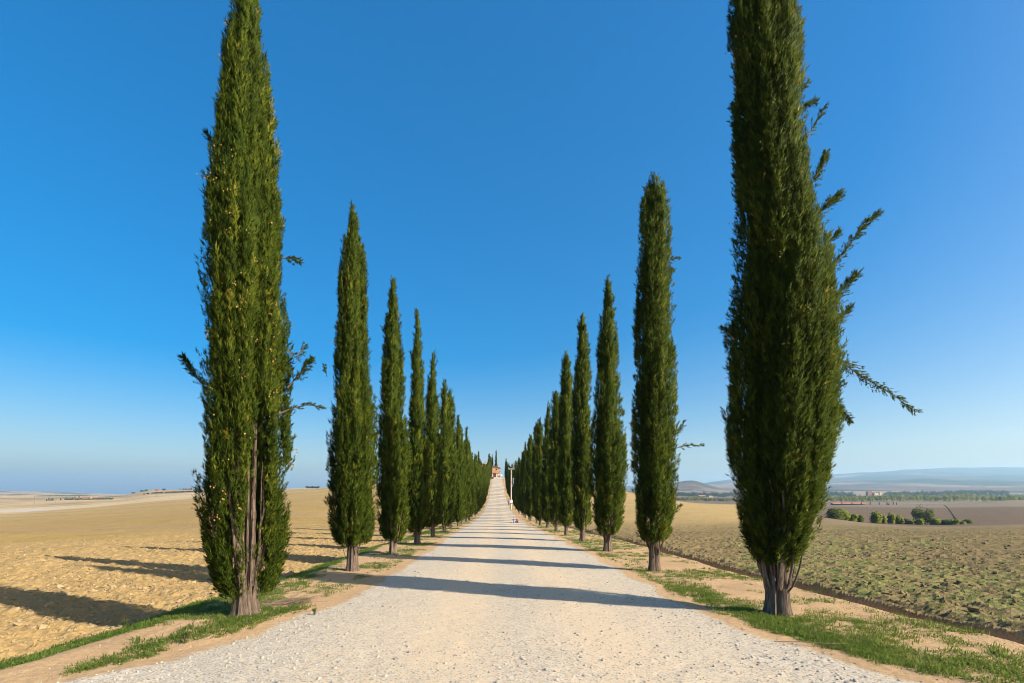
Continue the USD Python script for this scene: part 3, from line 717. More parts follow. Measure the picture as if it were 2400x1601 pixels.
R1 = np.array([4.31, 7.43]); R1z = H1(*R1) - .03
r1b = [(bl(R1, R1z, 7.43, [(1880, 660, 0), (1915, 610, 0), (1955, 555, 0), (1985, 515, 0), (2018, 490, 0)]), 420, .055),
       (bl(R1, R1z, 7.43, [(1885, 720, 0), (1915, 690, 0), (1942, 655, 0), (1966, 630, 0)]), 420, .07),
       (bl(R1, R1z, 7.43, [(1880, 770, .1), (1920, 740, .1), (1952, 705, .1)]), 260, .06),
       (bl(R1, R1z, 7.43, [(1905, 825, -.1), (1940, 838, -.1), (1985, 868, -.15), (2040, 900, -.15), (2102, 944, -.2)]), 330, .055),
       (bl(R1, R1z, 7.43, [(1905, 828, -.1), (1935, 830, -.1), (1985, 842, -.1)]), 16, .02),
       (bl(R1, R1z, 7.43, [(1895, 905, 0), (1920, 930, 0), (1952, 966, 0)]), 240, .05),
       (bl(R1, R1z, 7.43, [(1860, 520, 0), (1890, 480, 0), (1912, 462, 0), (1926, 446, 0)]), 330, .06),
       (bl(R1, R1z, 7.43, [(1850, 460, 0), (1870, 410, 0), (1888, 380, 0), (1896, 350, 0)]), 280, .05),
       (bl(R1, R1z, 7.43, [(1842, 340, 0), (1865, 295, 0), (1880, 265, 0), (1892, 246, 0)]), 90, .045),
       (bl(R1, R1z, 7.43, [(1830, 260, 0), (1850, 240, 0), (1874, 234, 0)]), 120, .04),
       (bl(R1, R1z, 7.43, [(1822, 230, 0), (1840, 205, 0), (1858, 186, 0)]), 60, .03),
       (bl(R1, R1z, 7.43, [(1685, 780, 0), (1672, 765, 0), (1658, 752, 0)]), 90, .04),
       (bl(R1, R1z, 7.43, [(1900, 560, .1), (1915, 545, .1), (1926, 530, .1)]), 80, .04)]
build_cypress('broad front cypress with feathery side branches, on the utility pole side of the road', (*R1, R1z), 2,
              curve([.8, 1.05, 1.35, 1.8, 2.7, 4.05, 5.4, 6.7, 8.1, 9.4, 10.6, 11.7], [.18, .36, .52, .64, .75, .77, .71, .58, .55, .50, .3, .03]),
              .85, 11.7, 3500, 210, .048, .17, nlimb=30, limb_h=1.25, spread=.42, r_limb=.026,
              centre=drift([0, 1, 2.7, 4, 5.4, 6.7, 8.1, 9.4, 11.7], [0, 0, .02, .06, .06, -.05, -.15, -.23, -.28]), ncone=300, limb_parts=True, branches=r1b, clump=.085, front=unit(-R1))

# --- further trees of the two rows: measured one by one while the photo tells them apart
def teardrop(rmax, top, z0, lo=.22, mid=.72):
    return curve([z0 - .1, z0 + .25, z0 + .7, top * lo, top * .38, top * .55, top * .7, top * .85, top * .95, top],
                 [rmax * .3, rmax * .66, rmax * .85, rmax, rmax * .95, rmax * mid, rmax * mid * .84, rmax * mid * .58, rmax * mid * .28, .02])
def columnar(rmax, top, z0):
    return curve([z0 - .1, z0 + .25, z0 + .7, top * .2, top * .45, top * .7, top * .85, top * .94, top],
                 [rmax * .3, rmax * .7, rmax * .92, rmax, rmax * .95, rmax * .8, rmax * .62, rmax * .42, .03])
ORD = ['first', 'second', 'third', 'fourth', 'fifth', 'sixth', 'seventh', 'eighth', 'ninth', 'tenth', 'eleventh', 'twelfth']

def tree_at(X, Y):
    return (X, Y, H1(X, Y) - .03)
l2c = curve([.5, .75, .95, 2.16, 3.4, 4.4, 5.3, 6.6, 7.9, 8.8, 9.55], [.15, .34, .46, .67, .68, .6, .49, .42, .35, .22, .02])
build_cypress('teardrop cypress, second from the camera in the row opposite the pole', tree_at(-3.73, 12.5), 3, l2c, .75, 9.55, 1250, 150, .062, .15, ncone=110, clump=.095,
              branches=[([[-.6, -.2, 5.0], [-.66, -.2, 5.3]], 30, .03)])
r2c = curve([.7, .95, 1.25, 1.7, 3.0, 5.0, 6.5, 8.0, 9.3, 9.8, 10.1, 10.3], [.12, .32, .48, .58, .58, .54, .50, .46, .40, .33, .20, .03])
R2x, R2y = 4.07, 12.5
R2z = H1(R2x, R2y) - .03
r2b = [(bl((R2x, R2y), R2z, 12.5, [(1525, 600, 0), (1542, 594, 0), (1560, 592, 0)]), 60, .04),
       (bl((R2x, R2y), R2z, 12.5, [(1525, 612, 0), (1538, 616, 0), (1546, 620, 0)]), 40, .04),
       (bl((R2x, R2y), R2z, 12.5, [(1540, 1010, 0), (1558, 990, 0), (1572, 968, 0)]), 90, .05),
       (bl((R2x, R2y), R2z, 12.5, [(1548, 1030, 0), (1580, 1022, 0), (1615, 1022, 0)]), 70, .04),
       (bl((R2x, R2y), R2z, 12.5, [(1540, 1190, 0), (1552, 1172, 0), (1560, 1160, 0)]), 60, .05)]
build_cypress('tall columnar cypress with blunt top, second from the camera on the pole side', (R2x, R2y, R2z), 4, r2c, .85, 10.3, 1250, 150, .062, .145, ncone=110, branches=r2b, clump=.095)
build_cypress('slim cypress, third from the camera in the row opposite the pole', tree_at(-3.68, 17.1), 5, teardrop(.66, 9.8, .6), .6, 9.8, 740, 120, .082, .14, ncone=60, clump=.095)
build_cypress('pointed cypress with wide skirt, third from the camera on the pole side', tree_at(4.12, 17.94), 6, teardrop(.74, 10.3, .7, mid=.70), .7, 10.3, 760, 120, .082, .15, ncone=60, clump=.095)
build_cypress('slender cypress with shouldered lower half, fourth from the camera opposite the pole', tree_at(-3.58, 21.7), 7, teardrop(.62, 10.5, .6, mid=.55), .6, 10.5, 560, 90, .12, .14, ncone=40, clump=.095)
build_cypress('narrow straight cypress, fourth from the camera on the pole side', tree_at(4.13, 23.4), 8, columnar(.50, 11.1, .7), .7, 11.1, 540, 90, .12, .13, ncone=40, clump=.085)
build_cypress('dark cypress, fifth from the camera in the row opposite the pole', tree_at(-3.6, 27.1), 9, teardrop(.60, 10.4, .6), .6, 10.4, 470, 75, .14, .13, ncone=30, clump=.095)
build_cypress('even spindle-shaped cypress, fifth from the camera on the pole side', tree_at(4.17, 29.1), 10, columnar(.54, 11.0, .7), .7, 11.0, 470, 75, .14, .13, ncone=30, clump=.095)
# distant ones: six individuals, repeated along the rows
far_l = [32.4, 38.4] + [38.4 + 5.6 * k for k in range(1, 36)]
far_r = [35.0, 41.0] + [41.0 + 5.55 * k for k in range(1, 36)]
protos = []
GRP = {'l': 'cypresses merging in the far part of the row opposite the pole', 'r': 'cypresses merging in the far part of the pole-side row'}
rp = np.random.default_rng(77)
for side, ys, X0, hs in (('l', far_l, -3.65, {0: 10.2, 1: 11.2, 2: 10.1}), ('r', far_r, 4.13, {0: 10.5, 1: 10.6, 2: 10.4})):
    for k, Y in enumerate(ys):
        n = k + 5
        X = X0 + rp.uniform(-.22, .22)
        hgt = hs.get(k, rp.uniform(9.6, 10.9))
        wid = rp.uniform(.74, 1.16)
        where = 'opposite the pole' if side == 'l' else 'on the pole side'
        if n < 12:
            lab, grp = f'narrow dark cypress, {ORD[n]} from the camera in the row {where}', None
        else:
            lab, grp = f'narrow dark cypress in the merging far part of the row {where}', GRP[side]
        loc = tree_at(X, Y)
        if len(protos) < 6 and (k in (0, 1, 3)):
            q = len(protos)
            protos.append((build_cypress(lab, loc, 20 + q, [teardrop(.62, hgt, .6), columnar(.55, hgt, .6)][q % 2], .6, hgt, 360, 60, .17, .13, ncone=0, group=grp, clump=.10), hgt))
        else:
            src, h0 = protos[int(rp.integers(len(protos)))]
            copy_of(src, 'cypress_tree', lab, 'cypress tree', loc, rp.uniform(0, 360), (wid, wid, hgt / h0), grp)

# cypresses around the farmhouse on the hilltop
for px, Y, hgt, wd, lab in ((1123.5, 252, 13.0, 1.5, 'broad pointed cypress standing in front of the farmhouse gable'),
                            (1127, 256, 11.5, 1.3, 'second pointed cypress close against the farmhouse gable'),
                            (1099, 250, 14.0, 1.3, 'tall cypress at the hidden end of the farmhouse roof'),
                            (1130.5, 292, 14.2, 1.3, 'small cypress tip peeping over the farmhouse roof'),
                            (1139, 290, 16.8, 1.55, 'lone pointed cypress rising behind the farmhouse roof end')):
    src, h0 = protos[int(rp.integers(len(protos)))]
    copy_of(src, 'cypress_tree', lab, 'cypress tree', at(px, Y), rp.uniform(0, 360), (wd, wd, hgt / h0))


# ------------------------------------------------------------------ farmhouse on the hilltop
def zx(x): return (1110 + x / 22.4) / 1.0208            # sketch of the hilltop, 22.4 units per source pixel
FY = 262.0
fx1 = (zx(1370) - 1141) * FY / 1110
fz = H1((zx(1100) - 1141) * FY / 1110, FY) - .05
fh = thing('farmhouse', 'salmon brick farmhouse with low pitched roof at the top of the drive', 'farmhouse', (fx1, FY, fz))
W_, RZ, EZ, DP = 12.6, 8.05, 5.2, 13.0
m = MB()
prof2 = np.array([[-2 * W_, -1.2], [0, -1.2], [0, EZ], [-W_, RZ], [-2 * W_, EZ]])
fv = np.vstack([np.c_[prof2[:, 0], 0 * prof2[:, 0], prof2[:, 1]], np.c_[prof2[:, 0], 0 * prof2[:, 0] + DP, prof2[:, 1]]])
ff = [[0, 1, 2], [0, 2, 3], [0, 3, 4], [5, 7, 6], [5, 8, 7], [5, 9, 8]]
for k in range(5):
    a, b = k, (k + 1) % 5
    ff += [[a, a + 5, b + 5], [a, b + 5, b]]
obj('wall', (fv, np.array(ff)), BRICK, fh)
def slab(x0, z0, x1, z1, y0, y1, t):
    n = unit(np.array([-(z1 - z0), x1 - x0])); n = n if n[1] > 0 else -n
    p = np.array([[x0, z0], [x1, z1], [x1 + n[0] * t, z1 + n[1] * t], [x0 + n[0] * t, z0 + n[1] * t]])
    v = np.vstack([np.c_[p[:, 0], [y0] * 4, p[:, 1]], np.c_[p[:, 0], [y1] * 4, p[:, 1]]])
    f = [[0, 1, 2], [0, 2, 3], [4, 6, 5], [4, 7, 6]]
    for k in range(4):
        f += [[k, k + 4, (k + 1) % 4 + 4], [k, (k + 1) % 4 + 4, (k + 1) % 4]]
    return v, np.array(f)
roof = MB().add(*slab(-W_, RZ + .02, .45, EZ - .1, -.45, DP + .4, .22)).add(*slab(-W_, RZ + .02, -2 * W_ - .45, EZ - .1, -.45, DP + .4, .22))
roof = obj('roof', roof.get(), TILE, fh)
ch = MB().box((-8, 5, RZ - .2), (.7, .7, 1.6)).box((-8, 5, RZ + .66), (.9, .9, .12))
obj('chimney', ch.get(), BRICK, roof)
def winp(xz, zc, w, h, mat=DARKHOLE, name='window', y=0.0):
    x = (xz - 1370) * .01032
    fr = MB()
    for sx in (-1, 1):
        fr.box((x + sx * (w / 2 + .05), y - .04, zc), (.1, .1, h + .2))
    fr.box((x, y - .05, zc - h / 2 - .06), (w + .3, .16, .12)); fr.box((x, y - .04, zc + h / 2 + .05), (w, .1, .1))
    f = obj(name, fr.get(), CREAM, fh)
    obj('pane', MB().box((x, y - .012, zc), (w, .03, h)).get(), mat, f)
winp(968, 4.95, .55, .95); winp(1200, 4.3, .75, .7)
winp(930, 3.45, .6, .9, TILE, 'shuttered_window'); winp(1185, 3.45, .55, .8, TILE, 'shuttered_window')
lean = MB().add(*[np.array(x) for x in (lambda a: (a[0][:, [1, 0, 2]] * [1, 1, 1], a[1][:, ::-1]))(slab(-1.15, 2.1, 0.0, 2.85, -5.1, .1, .16))])
obj('porch_roof', lean.get(), TILE, fh)
lw = MB().box((-.62, -.5, .7), (1.24, 1.0, 2.7)).box((-2.7, -.06, .7), (.0 + 3.0, .12, 2.7)).box((-4.0, -.5, .7), (.75, 1.0, 2.7)).box((-1.75, -.5, .7), (.6, 1.0, 2.7))
obj('porch_wall', lw.get(), CREAM, fh)
obj('door', MB().box((-2.78, -.55, .55), (1.4, .12, 2.6)).get(), DOOR, fh)
obj('dark_opening', MB().box((-4.75, -.05, .6), (.6, .12, 2.2)).get(), DARKHOLE, fh)
obj('balcony', MB().box((.3, 1.0, 3.35), (.6, 1.6, .14)).box((.55, 1.0, 3.75), (.06, 1.6, .7)).get(), TILE, fh)

# car parked beside the house
cw = at(zx(1408), 257)
car = thing('parked_car', 'white car parked beside the farmhouse at the end of the drive', 'car', cw, 12)
def rbox(c, s, r=.08):
    c, s = np.array(c, float), np.array(s, float) / 2 - r
    pts = np.array([[i, j, k] for i in (-1, 1) for j in (-1, 1) for k in (-1, 1)]) * s + c
    ball = ICO.vertices * r
    h = trimesh.convex.convex_hull((pts[:, None] + ball[None]).reshape(-1, 3))
    return h.vertices, h.faces
obj('body', MB().add(*rbox((0, 0, .55), (1.72, 4.0, .62), .14)).add(*rbox((0, .25, 1.08), (1.42, 2.0, .62), .16)).get(), WHITE, car, smooth=40)
obj('windscreen', rbox((0, -.70, 1.08), (1.25, .16, .40), .05), GLASS, car)
for sx in (-1, 1):
    obj('side_window', rbox((sx * .70, .3, 1.1), (.06, 1.5, .34), .02), GLASS, car)
    obj('headlight', rbox((sx * .62, -1.97, .62), (.32, .1, .16), .03), GLASS, car)
    for sy in (-1.25, 1.25):
        w = trimesh.creation.cylinder(.31, .2, sections=20); w.apply_transform(trimesh.transformations.rotation_matrix(math.pi / 2, [0, 1, 0])); w.apply_translation((sx * .78, sy, .31))
        wh = obj('wheel', w, RUBBER, car, smooth=40)
        h = trimesh.creation.cylinder(.18, .03, sections=16); h.apply_transform(trimesh.transformations.rotation_matrix(math.pi / 2, [0, 1, 0])); h.apply_translation((sx * .885, sy, .31))
        obj('rim', h, STEEL, wh)
obj('bumper', rbox((0, -2.0, .38), (1.6, .12, .18), .05), RUBBER, car)

# ------------------------------------------------------------------ electricity pole
PY = 105.0
pb = at(1173.5, PY)
pole = thing('utility_pole', 'pale concrete utility pole with transformer and white box beside the drive', 'utility pole', (pb[0], pb[1], pb[2]))
PH = 9.0
obj('pole_shaft', tube([(0, 0, -.4), (0, 0, PH * .5), (0, 0, PH)], [.185, .16, .125], 18), CONCRETE, pole, smooth=50)
obj('crossarm', MB().box((.18, -.16, PH - .25), (1.5, .1, .11)).box((.45, -.16, PH - .05), (.9, .08, .08)).get(), STEEL, pole)
for x, z in ((.42, PH + .08), (.72, PH + .02), (.88, PH - .22), (-.5, PH - .18)):
    sec = np.array([[0, 0], [.05, 0], [.09, .03], [.05, .07], [.1, .11], [.05, .15], [.08, .19], [.03, .24], [0, .25]])
    r = trimesh.creation.revolve(sec, sections=12); r.apply_translation((x, -.16, z))
    obj('insulator', r, PORCELAIN, pole, smooth=40)
tr = trimesh.creation.cylinder(.2, .78, sections=20); tr.apply_translation((.52, -.05, PH - 2.9))
trp = obj('transformer', tr, BLUEGREY, pole, smooth=40)
for x in (.43, .6):
    r = trimesh.creation.revolve(np.array([[0, 0], [.04, 0], [.07, .05], [.035, .1], [.06, .15], [.02, .24], [0, .25]]), sections=10); r.apply_translation((x, -.05, PH - 2.52))
    obj('bushing', r, PORCELAIN, trp, smooth=40)
obj('bracket', MB().box((.27, -.05, PH - 3.32), (.6, .09, .09)).get(), STEEL, pole)
obj('bracket', MB().box((.3, -.05, PH - 2.36), (.7, .06, .06)).get(), STEEL, pole)
obj('strut', tube([(.5, -.05, PH - 3.35), (.12, -.05, PH - 4.15)], .045, 6), STEEL, pole)
for z in (PH - 1.15, PH - 3.05, 1.32):
    b = trimesh.creation.annulus(.15, .20, .1, sections=18); b.apply_translation((0, 0, z))
    obj('band', b, TWIG, pole)
bx = obj('meter_box', rbox((.04, -.29, 1.74), (.52, .26, .66), .03), WHITE, pole, smooth=40)
obj('box_lid', MB().box((.04, -.29, 2.085), (.56, .3, .03)).get(), STEEL, bx)

# ------------------------------------------------------------------ people
def hullp(pts):
    h = trimesh.convex.convex_hull(np.vstack(pts))
    return manifold3d.Manifold(manifold3d.Mesh(np.asarray(h.vertices, np.float32), np.asarray(h.faces, np.uint32)))
def bone(a, ra, b, rb):
    return hullp([ICO.vertices * ra + a, ICO.vertices * rb + b])
def fused(bones, edge=.03, smooth=6):
    m = bones[0]
    for b in bones[1:]:
        m = m + b
    m = m.refine_to_length(edge).to_mesh()
    t = trimesh.Trimesh(np.array(m.vert_properties[:, :3]), np.array(m.tri_verts))
    trimesh.smoothing.filter_taubin(t, iterations=smooth)
    return t
def person(label, loc, rz, sc, J, top_m, leg_m, hair_m, skin_m, shoe_m):
    t = thing('person', label, 'person', loc, rz)
    J = {k: np.array(v, float) * sc for k, v in J.items()}
    R = lambda r: r * sc
    B = [bone(J['hip'] + [0, 0, 0], R(.12), J['chest'], R(.135)), bone(J['chest'], R(.12), J['neck'], R(.055)), bone(J['neck'], R(.052), J['head'], R(.06)),
         hullp([ICO.vertices * [R(.075), R(.095), R(.115)] + J['head']]), bone(J['head'] + np.array([0, -.085, -.02]) * sc, R(.018), J['head'] + np.array([0, -.10, -.035]) * sc, R(.014))]
    top, leg, shoe = [bone(J['hip'], R(.132), J['chest'], R(.15)), bone(J['chest'], R(.135), J['neck'] - [0, 0, .03 * sc], R(.065))], [], []
    for s in 'lr':
        sg = -1 if s == 'l' else 1
        B += [bone(J['chest'] + [0, 0, .07 * sc], R(.09), J['sh' + s], R(.055)), bone(J['sh' + s], R(.05), J['el' + s], R(.042)), bone(J['el' + s], R(.042), J['wr' + s], R(.028)),
              bone(J['hip'], R(.11), J['hp' + s], R(.10)), bone(J['hp' + s], R(.092), J['kn' + s], R(.058)), bone(J['kn' + s], R(.058), J['an' + s], R(.04)),
              bone(J['an' + s], R(.04), J['to' + s], R(.032)), bone(J['wr' + s], R(.027), J['ha' + s], R(.036)),
              bone(J['head'] + np.array([sg * .075, .0, 0]) * sc, R(.016), J['head'] + np.array([sg * .08, .005, .02]) * sc, R(.014))]
        d = unit(J['ha' + s] - J['wr' + s]); side = unit(np.cross(d, [0, 1.0, .2]))
        for k in range(4):
            o = J['ha' + s] + side * (k - 1.5) * R(.019)
            L = R([.065, .075, .07, .055][k])
            B += [bone(o, R(.010), o + d * L * .6, R(.009)), bone(o + d * L * .6, R(.009), o + d * L + np.array([0, -.015, -.01]) * sc, R(.007))]
        o = J['wr' + s] + d * R(.03) - side * R(.03)
        B += [bone(o, R(.012), o + d * R(.045) - side * R(.03), R(.010))]
        top += [bone(J['chest'] + [0, 0, .07 * sc], R(.105), J['sh' + s], R(.068)), bone(J['sh' + s], R(.064), J['el' + s], R(.054)), bone(J['el' + s], R(.053), J['wr' + s] * .85 + J['el' + s] * .15, R(.042))]
        leg += [bone(J['hip'], R(.125), J['hp' + s], R(.115)), bone(J['hp' + s], R(.108), J['kn' + s], R(.073)), bone(J['kn' + s], R(.072), J['an' + s], R(.055))]
        shoe += [bone(J['an' + s] - [0, 0, .02 * sc], R(.045), J['to' + s], R(.04))]
    bd = obj('body', fused(B, .02), skin_m, t, smooth=True)
    obj('top', fused(top, .03), top_m, bd, smooth=True)
    obj('trousers', fused(leg, .03), leg_m, bd, smooth=True)
    for b in shoe:
        obj('shoe', fused([b], .03, 2), shoe_m, bd, smooth=True)
    hr = fused([hullp([ICO.vertices * [R(.088), R(.10), R(.10)] + J['head'] + np.array([0, .025, .035]) * sc])], .02, 2)
    obj('hair', hr, hair_m, bd, smooth=True)
    return t
SEAT = dict(hip=(0, 0, .12), chest=(0, -.02, .45), neck=(0, -.03, .59), head=(0, -.06, .75), shl=(-.17, -.02, .52), shr=(.17, -.02, .52), ell=(-.26, -.16, .34), elr=(.26, -.16, .34),
            wrl=(-.2, -.36, .42), wrr=(.2, -.36, .42), hal=(-.15, -.42, .42), har=(.15, -.42, .42), hpl=(-.1, -.05, .11), hpr=(.1, -.05, .11), knl=(-.17, -.40, .37), knr=(.17, -.40, .37),
            anl=(-.14, -.62, .08), anr=(.14, -.62, .08), tol=(-.15, -.80, .045), tor=(.15, -.80, .045))
STAND = dict(hip=(0, 0, .97), chest=(0, 0, 1.30), neck=(0, 0, 1.46), head=(0, -.02, 1.61), shl=(-.18, 0, 1.40), shr=(.18, 0, 1.40), ell=(-.24, .02, 1.12), elr=(.24, .02, 1.12),
             wrl=(-.25, -.06, .87), wrr=(.25, -.06, .87), hal=(-.25, -.08, .79), har=(.25, -.08, .79), hpl=(-.09, 0, .92), hpr=(.09, 0, .92), knl=(-.10, -.02, .50), knr=(.10, -.01, .50),
             anl=(-.10, .02, .085), anr=(.11, .02, .085), tol=(-.11, -.15, .045), tor=(.13, -.15, .045))
SKIN = plain('skin_look', (.50, .30, .21), .6, .3); HAIR = plain('hair_look', (.10, .055, .03), .7, .3); HAIR2 = plain('fair_hair_look', (.22, .14, .06), .7, .3)
GREYTOP = plain('grey_top_look', (.20, .19, .19), .9, .1); PALEBLUE = plain('pale_blue_look', (.42, .52, .60), .9, .1); REDTOP = plain('red_top_look', (.34, .04, .05), .9, .1)
MAROON = plain('maroon_look', (.22, .08, .10), .9, .1); SHOE = plain('shoe_look', (.06, .05, .05), .8, .2); SLATE = plain('slate_clothes_look', (.10, .09, .14), .9, .1); PALETOP = plain('lilac_top_look', (.22, .18, .25), .9, .1)
sx0 = (1185 + 880 / 44.8) / 1.0208; sx1 = (1185 + 1130 / 44.8) / 1.0208
sp = hit((sx0 + sx1) / 2, 1200.5)
p0 = np.array([(sx0 - 1141) * sp[1] / 1110, sp[1]]); p1 = np.array([(sx1 - 1141) * sp[1] / 1110, sp[1] + .1])
person('small person in grey top and pale blue trousers seated on the gravel drive', (*p0, H1(*p0)), -8, .70, SEAT, GREYTOP, PALEBLUE, HAIR, SKIN, SHOE)
person('small person in red top seated on the gravel beside the one in blue trousers', (*p1, H1(*p1)), 10, .70, SEAT, REDTOP, MAROON, HAIR2, SKIN, SHOE)
sp = hit(1167.8, 1160)
person('person in dark clothes standing on the verge just behind the utility pole', (sp[0], sp[1], sp[2]), 15, .98, STAND, PALETOP, SLATE, HAIR, SKIN, SHOE)

# ------------------------------------------------------------------ broadleaf trees and bushes
def leaf_cloud(rg, blobs, per, size):
    """small leaf faces spread through lobes; returns mesh and normals"""
    P0, N0 = [], []
    for c, r in blobs:
        n = int(per)
        d = unit(rg.normal(size=(n, 3)))
        k = rg.random((n, 1)) ** .35 * np.where(rg.random((n, 1)) < .12, rg.uniform(1.0, 1.35, (n, 1)), 1.0)
        jag = .82 + .36 * meshkit.noise(d * 2.3 + np.array(c) * .7 + 50, 5)[:, None]
        P0.append(np.array(c) + d * k * np.array(r) * jag); N0.append(d)
    p, nrm = np.vstack(P0), np.vstack(N0)
    n = len(p)
    a = unit(rg.normal(size=(n, 3))); b = unit(np.cross(a, rg.normal(size=(n, 3))))
    s = size * rg.uniform(.6, 1.3, (n, 1))
    v = np.stack([p - a * s * .5, p + b * s * .45, p + a * s * .6, p - b * s * .4], 1)
    nn = unit(np.repeat(nrm[:, None], 4, 1) + rg.normal(0, .35, (n, 1, 3)) + [0, 0, .3])
    back = (np.cross(v[:, 1] - v[:, 0], v[:, 2] - v[:, 0]) * nn[:, 0]).sum(-1) < 0
    v[back] = v[back][:, ::-1]
    k = np.arange(n)[:, None] * 4
    return (v.reshape(-1, 3), np.concatenate([k + [0, 1, 2], k + [0, 2, 3]], 1).reshape(-1, 3)), nn.reshape(-1, 3)

def broadleaf(name, label, cat, px0, px1, toprow, Y, mat, seed, lobes=7, per=260, leaf=.35, group=None, low=.12):
    rg = np.random.default_rng(seed)
    g = at((px0 + px1) / 2, Y)
    w = (px1 - px0) * Y / 1110; h = zrow(toprow, Y) - g[2]
    h = max(h, w * .45)
    t = thing(name, label, cat, g, 0, group)
    tw = MB().tube([(0, 0, -.3), (0, 0, h * .3), (.05 * w, 0, h * .6)], [w * .035 + .05, w * .03 + .03, .03], 7)
    for k in range(4):
        a = rg.uniform(0, 6.28)
        tw.tube([(0, 0, h * .22), (math.cos(a) * w * .14, math.sin(a) * w * .14, h * .42), (math.cos(a) * w * .26, math.sin(a) * w * .26, h * .66)], [w * .02 + .02, w * .014 + .015, .012], 5)
    obj('trunk', tw.get(), BARK, t, smooth=50)
    bl_ = []
    for k in range(lobes):
        z = rg.uniform(low + .2, .80)
        a = rg.uniform(0, 6.28); rr = rg.uniform(.0, .36) * w * math.sqrt(max(.08, 1 - (2 * z - 1) ** 2 * .75))
        r = rg.uniform(.15, .25)
        bl_.append(((math.cos(a) * rr, math.sin(a) * rr, h * z), (w * r, w * r, min(h * r * 1.3, h * (1 - z) * 1.3))))
    bl_.append(((0, 0, h * .48), (w * .44, w * .44, h * .60)))
    bl_.append(((0, 0, h * .22), (w * .40, w * .40, h * .30)))
    me, nn = leaf_cloud(rg, bl_, per, leaf)
    obj('crown', me, mat, t, normals=nn)
    return t
def z5(x): return (1800 + x / 3.918) / 1.0208
def r5(y): return (1050 + y / 3.918) / 1.0208
for a, b, top, Y, mat, nm, lab, cat in (
        (520, 700, 555, 210, TREE_DARK, 'round_tree', 'round dark green tree at the near end of the bush line', 'tree'),
        (600, 740, 560, 216, TREE_LIGHT, 'round_tree', 'yellow green round tree overlapping the dark one at the near end of the bush line', 'tree'),
        (690, 815, 610, 222, TREE_LIGHT, 'bush', 'low spreading yellow green bush sloping down from the round trees', 'bush'),
        (800, 875, 622, 232, TREE_DARK, 'bush', 'small dark bush in the gap before the pale upright trees', 'bush'),
        (935, 1045, 588, 240, TREE_LIGHT, 'round_tree', 'tall pale green tree with an uneven crown, left of two slim young trees', 'tree'),
        (1030, 1085, 622, 243, TREE_LIGHT, 'bush', 'small pale bush leaning against the tall pale green tree', 'bush'),
        (1098, 1162, 605, 245, TREE_LIGHT, 'young_tree', 'slim pale young tree, taller of the pair in mid bush line', 'tree'),
        (1168, 1236, 618, 246, TREE_LIGHT, 'young_tree', 'slim pale young tree, shorter of the pair in mid bush line', 'tree'),
        (1240, 1310, 655, 250, TREE_DARK, 'bush', 'low brownish dark bush in the gap before the largest oak', 'bush'),
        (1290, 1340, 664, 245, TREE_LIGHT, 'bush', 'tiny yellow bush at the foot of the largest oak', 'bush'),
        (1325, 1512, 543, 255, TREE_DARK, 'oak_tree', 'largest broad round oak standing in the bush line before the brown field', 'tree'),
        (1362, 1430, 652, 244, TREE_LIGHT, 'bush', 'yellow green bush growing in front of the largest oak', 'bush'),
        (1490, 1580, 648, 250, TREE_LIGHT, 'bush', 'pale green bush just past the largest oak', 'bush'),
        (1575, 1670, 664, 252, TREE_DARK, 'bush', 'flat dark hedge-like bush between two pale bushes', 'bush'),
        (1640, 1742, 666, 246, TREE_LIGHT, 'bush', 'rounded yellow green bush where the dark field track ends', 'bush'),
        (1745, 1805, 690, 250, TREE_LIGHT, 'bush', 'last low pale bush at the far end of the bush line', 'bush'),
        (1790, 1870, 684, 262, TREE_DARK, 'bush', 'last flat dark bush at the end of the bush line', 'bush')):
    broadleaf(nm, lab, cat, z5(a), z5(b), r5(top), Y, mat, int(a), lobes=9 if b - a > 90 else 6, per=420, leaf=.55)
broadleaf('bush', 'scrubby green and brown bush at the hilltop end of the row opposite the pole', 'bush', 1126.5, 1133, 1094, 238, TREE_LIGHT, 5, lobes=4, per=120, leaf=.25)

# woods on the valley floor: masses nobody could count
def wood(name, label, mat, spots, seed, leaf, per):
    rg = np.random.default_rng(seed)
    bl_ = []
    for X, Y, w, h in spots:
        z = H1(X, Y)
        for k in range(3):
            bl_.append(((X + rg.uniform(-.3, .3) * w, Y + rg.uniform(-.3, .3) * w, z + h * rg.uniform(.38, .66)), (w * .42, w * .42, h * rg.uniform(.34, .46))))
    me, nn = leaf_cloud(rg, bl_, per, leaf)
    tag(obj(name, me, mat, normals=nn), label, 'wood', kind='stuff')
rw = np.random.default_rng(5)
sp1, sp2, sp3 = [], [], []
for px in np.arange(1440, 2650, 4.2):
    Y = rw.uniform(960, 1080) + (60 if px < 1700 else 0)
    h = (12 + 6 * float(meshkit.noise(np.array([[px * .02, 1, 1]]))[0]) + rw.uniform(-1.5, 2)) * (.5 if px < 1720 else 1)
    sp1.append(((px - 1141) * Y / 1110, Y, rw.uniform(6, 11), h))
for px in np.arange(1440, 2700, 3.4):
    for _ in range(2):
        Y = rw.uniform(1850, 2250)
        if meshkit.noise(np.array([[px * .012, 5, 1.0]]))[0] > .12:
            sp2.append(((px - 1141) * Y / 1110, Y, rw.uniform(10, 20), rw.uniform(11, 21)))
for px in np.arange(1978, 2040, 2.2):
    Y = rw.uniform(1590, 1660)
    sp2.append(((px - 1141) * Y / 1110, Y, 9, rw.uniform(6, 11)))
wood('poplar_wood', 'belt of yellow green riverside trees across the valley floor', WOOD_LIGHT, sp1, 3, 1.5, 60)
wood('dark_wood', 'belt of dark blue green woodland before the far blue hills', WOOD_DARK, sp2, 4, 2.4, 40)

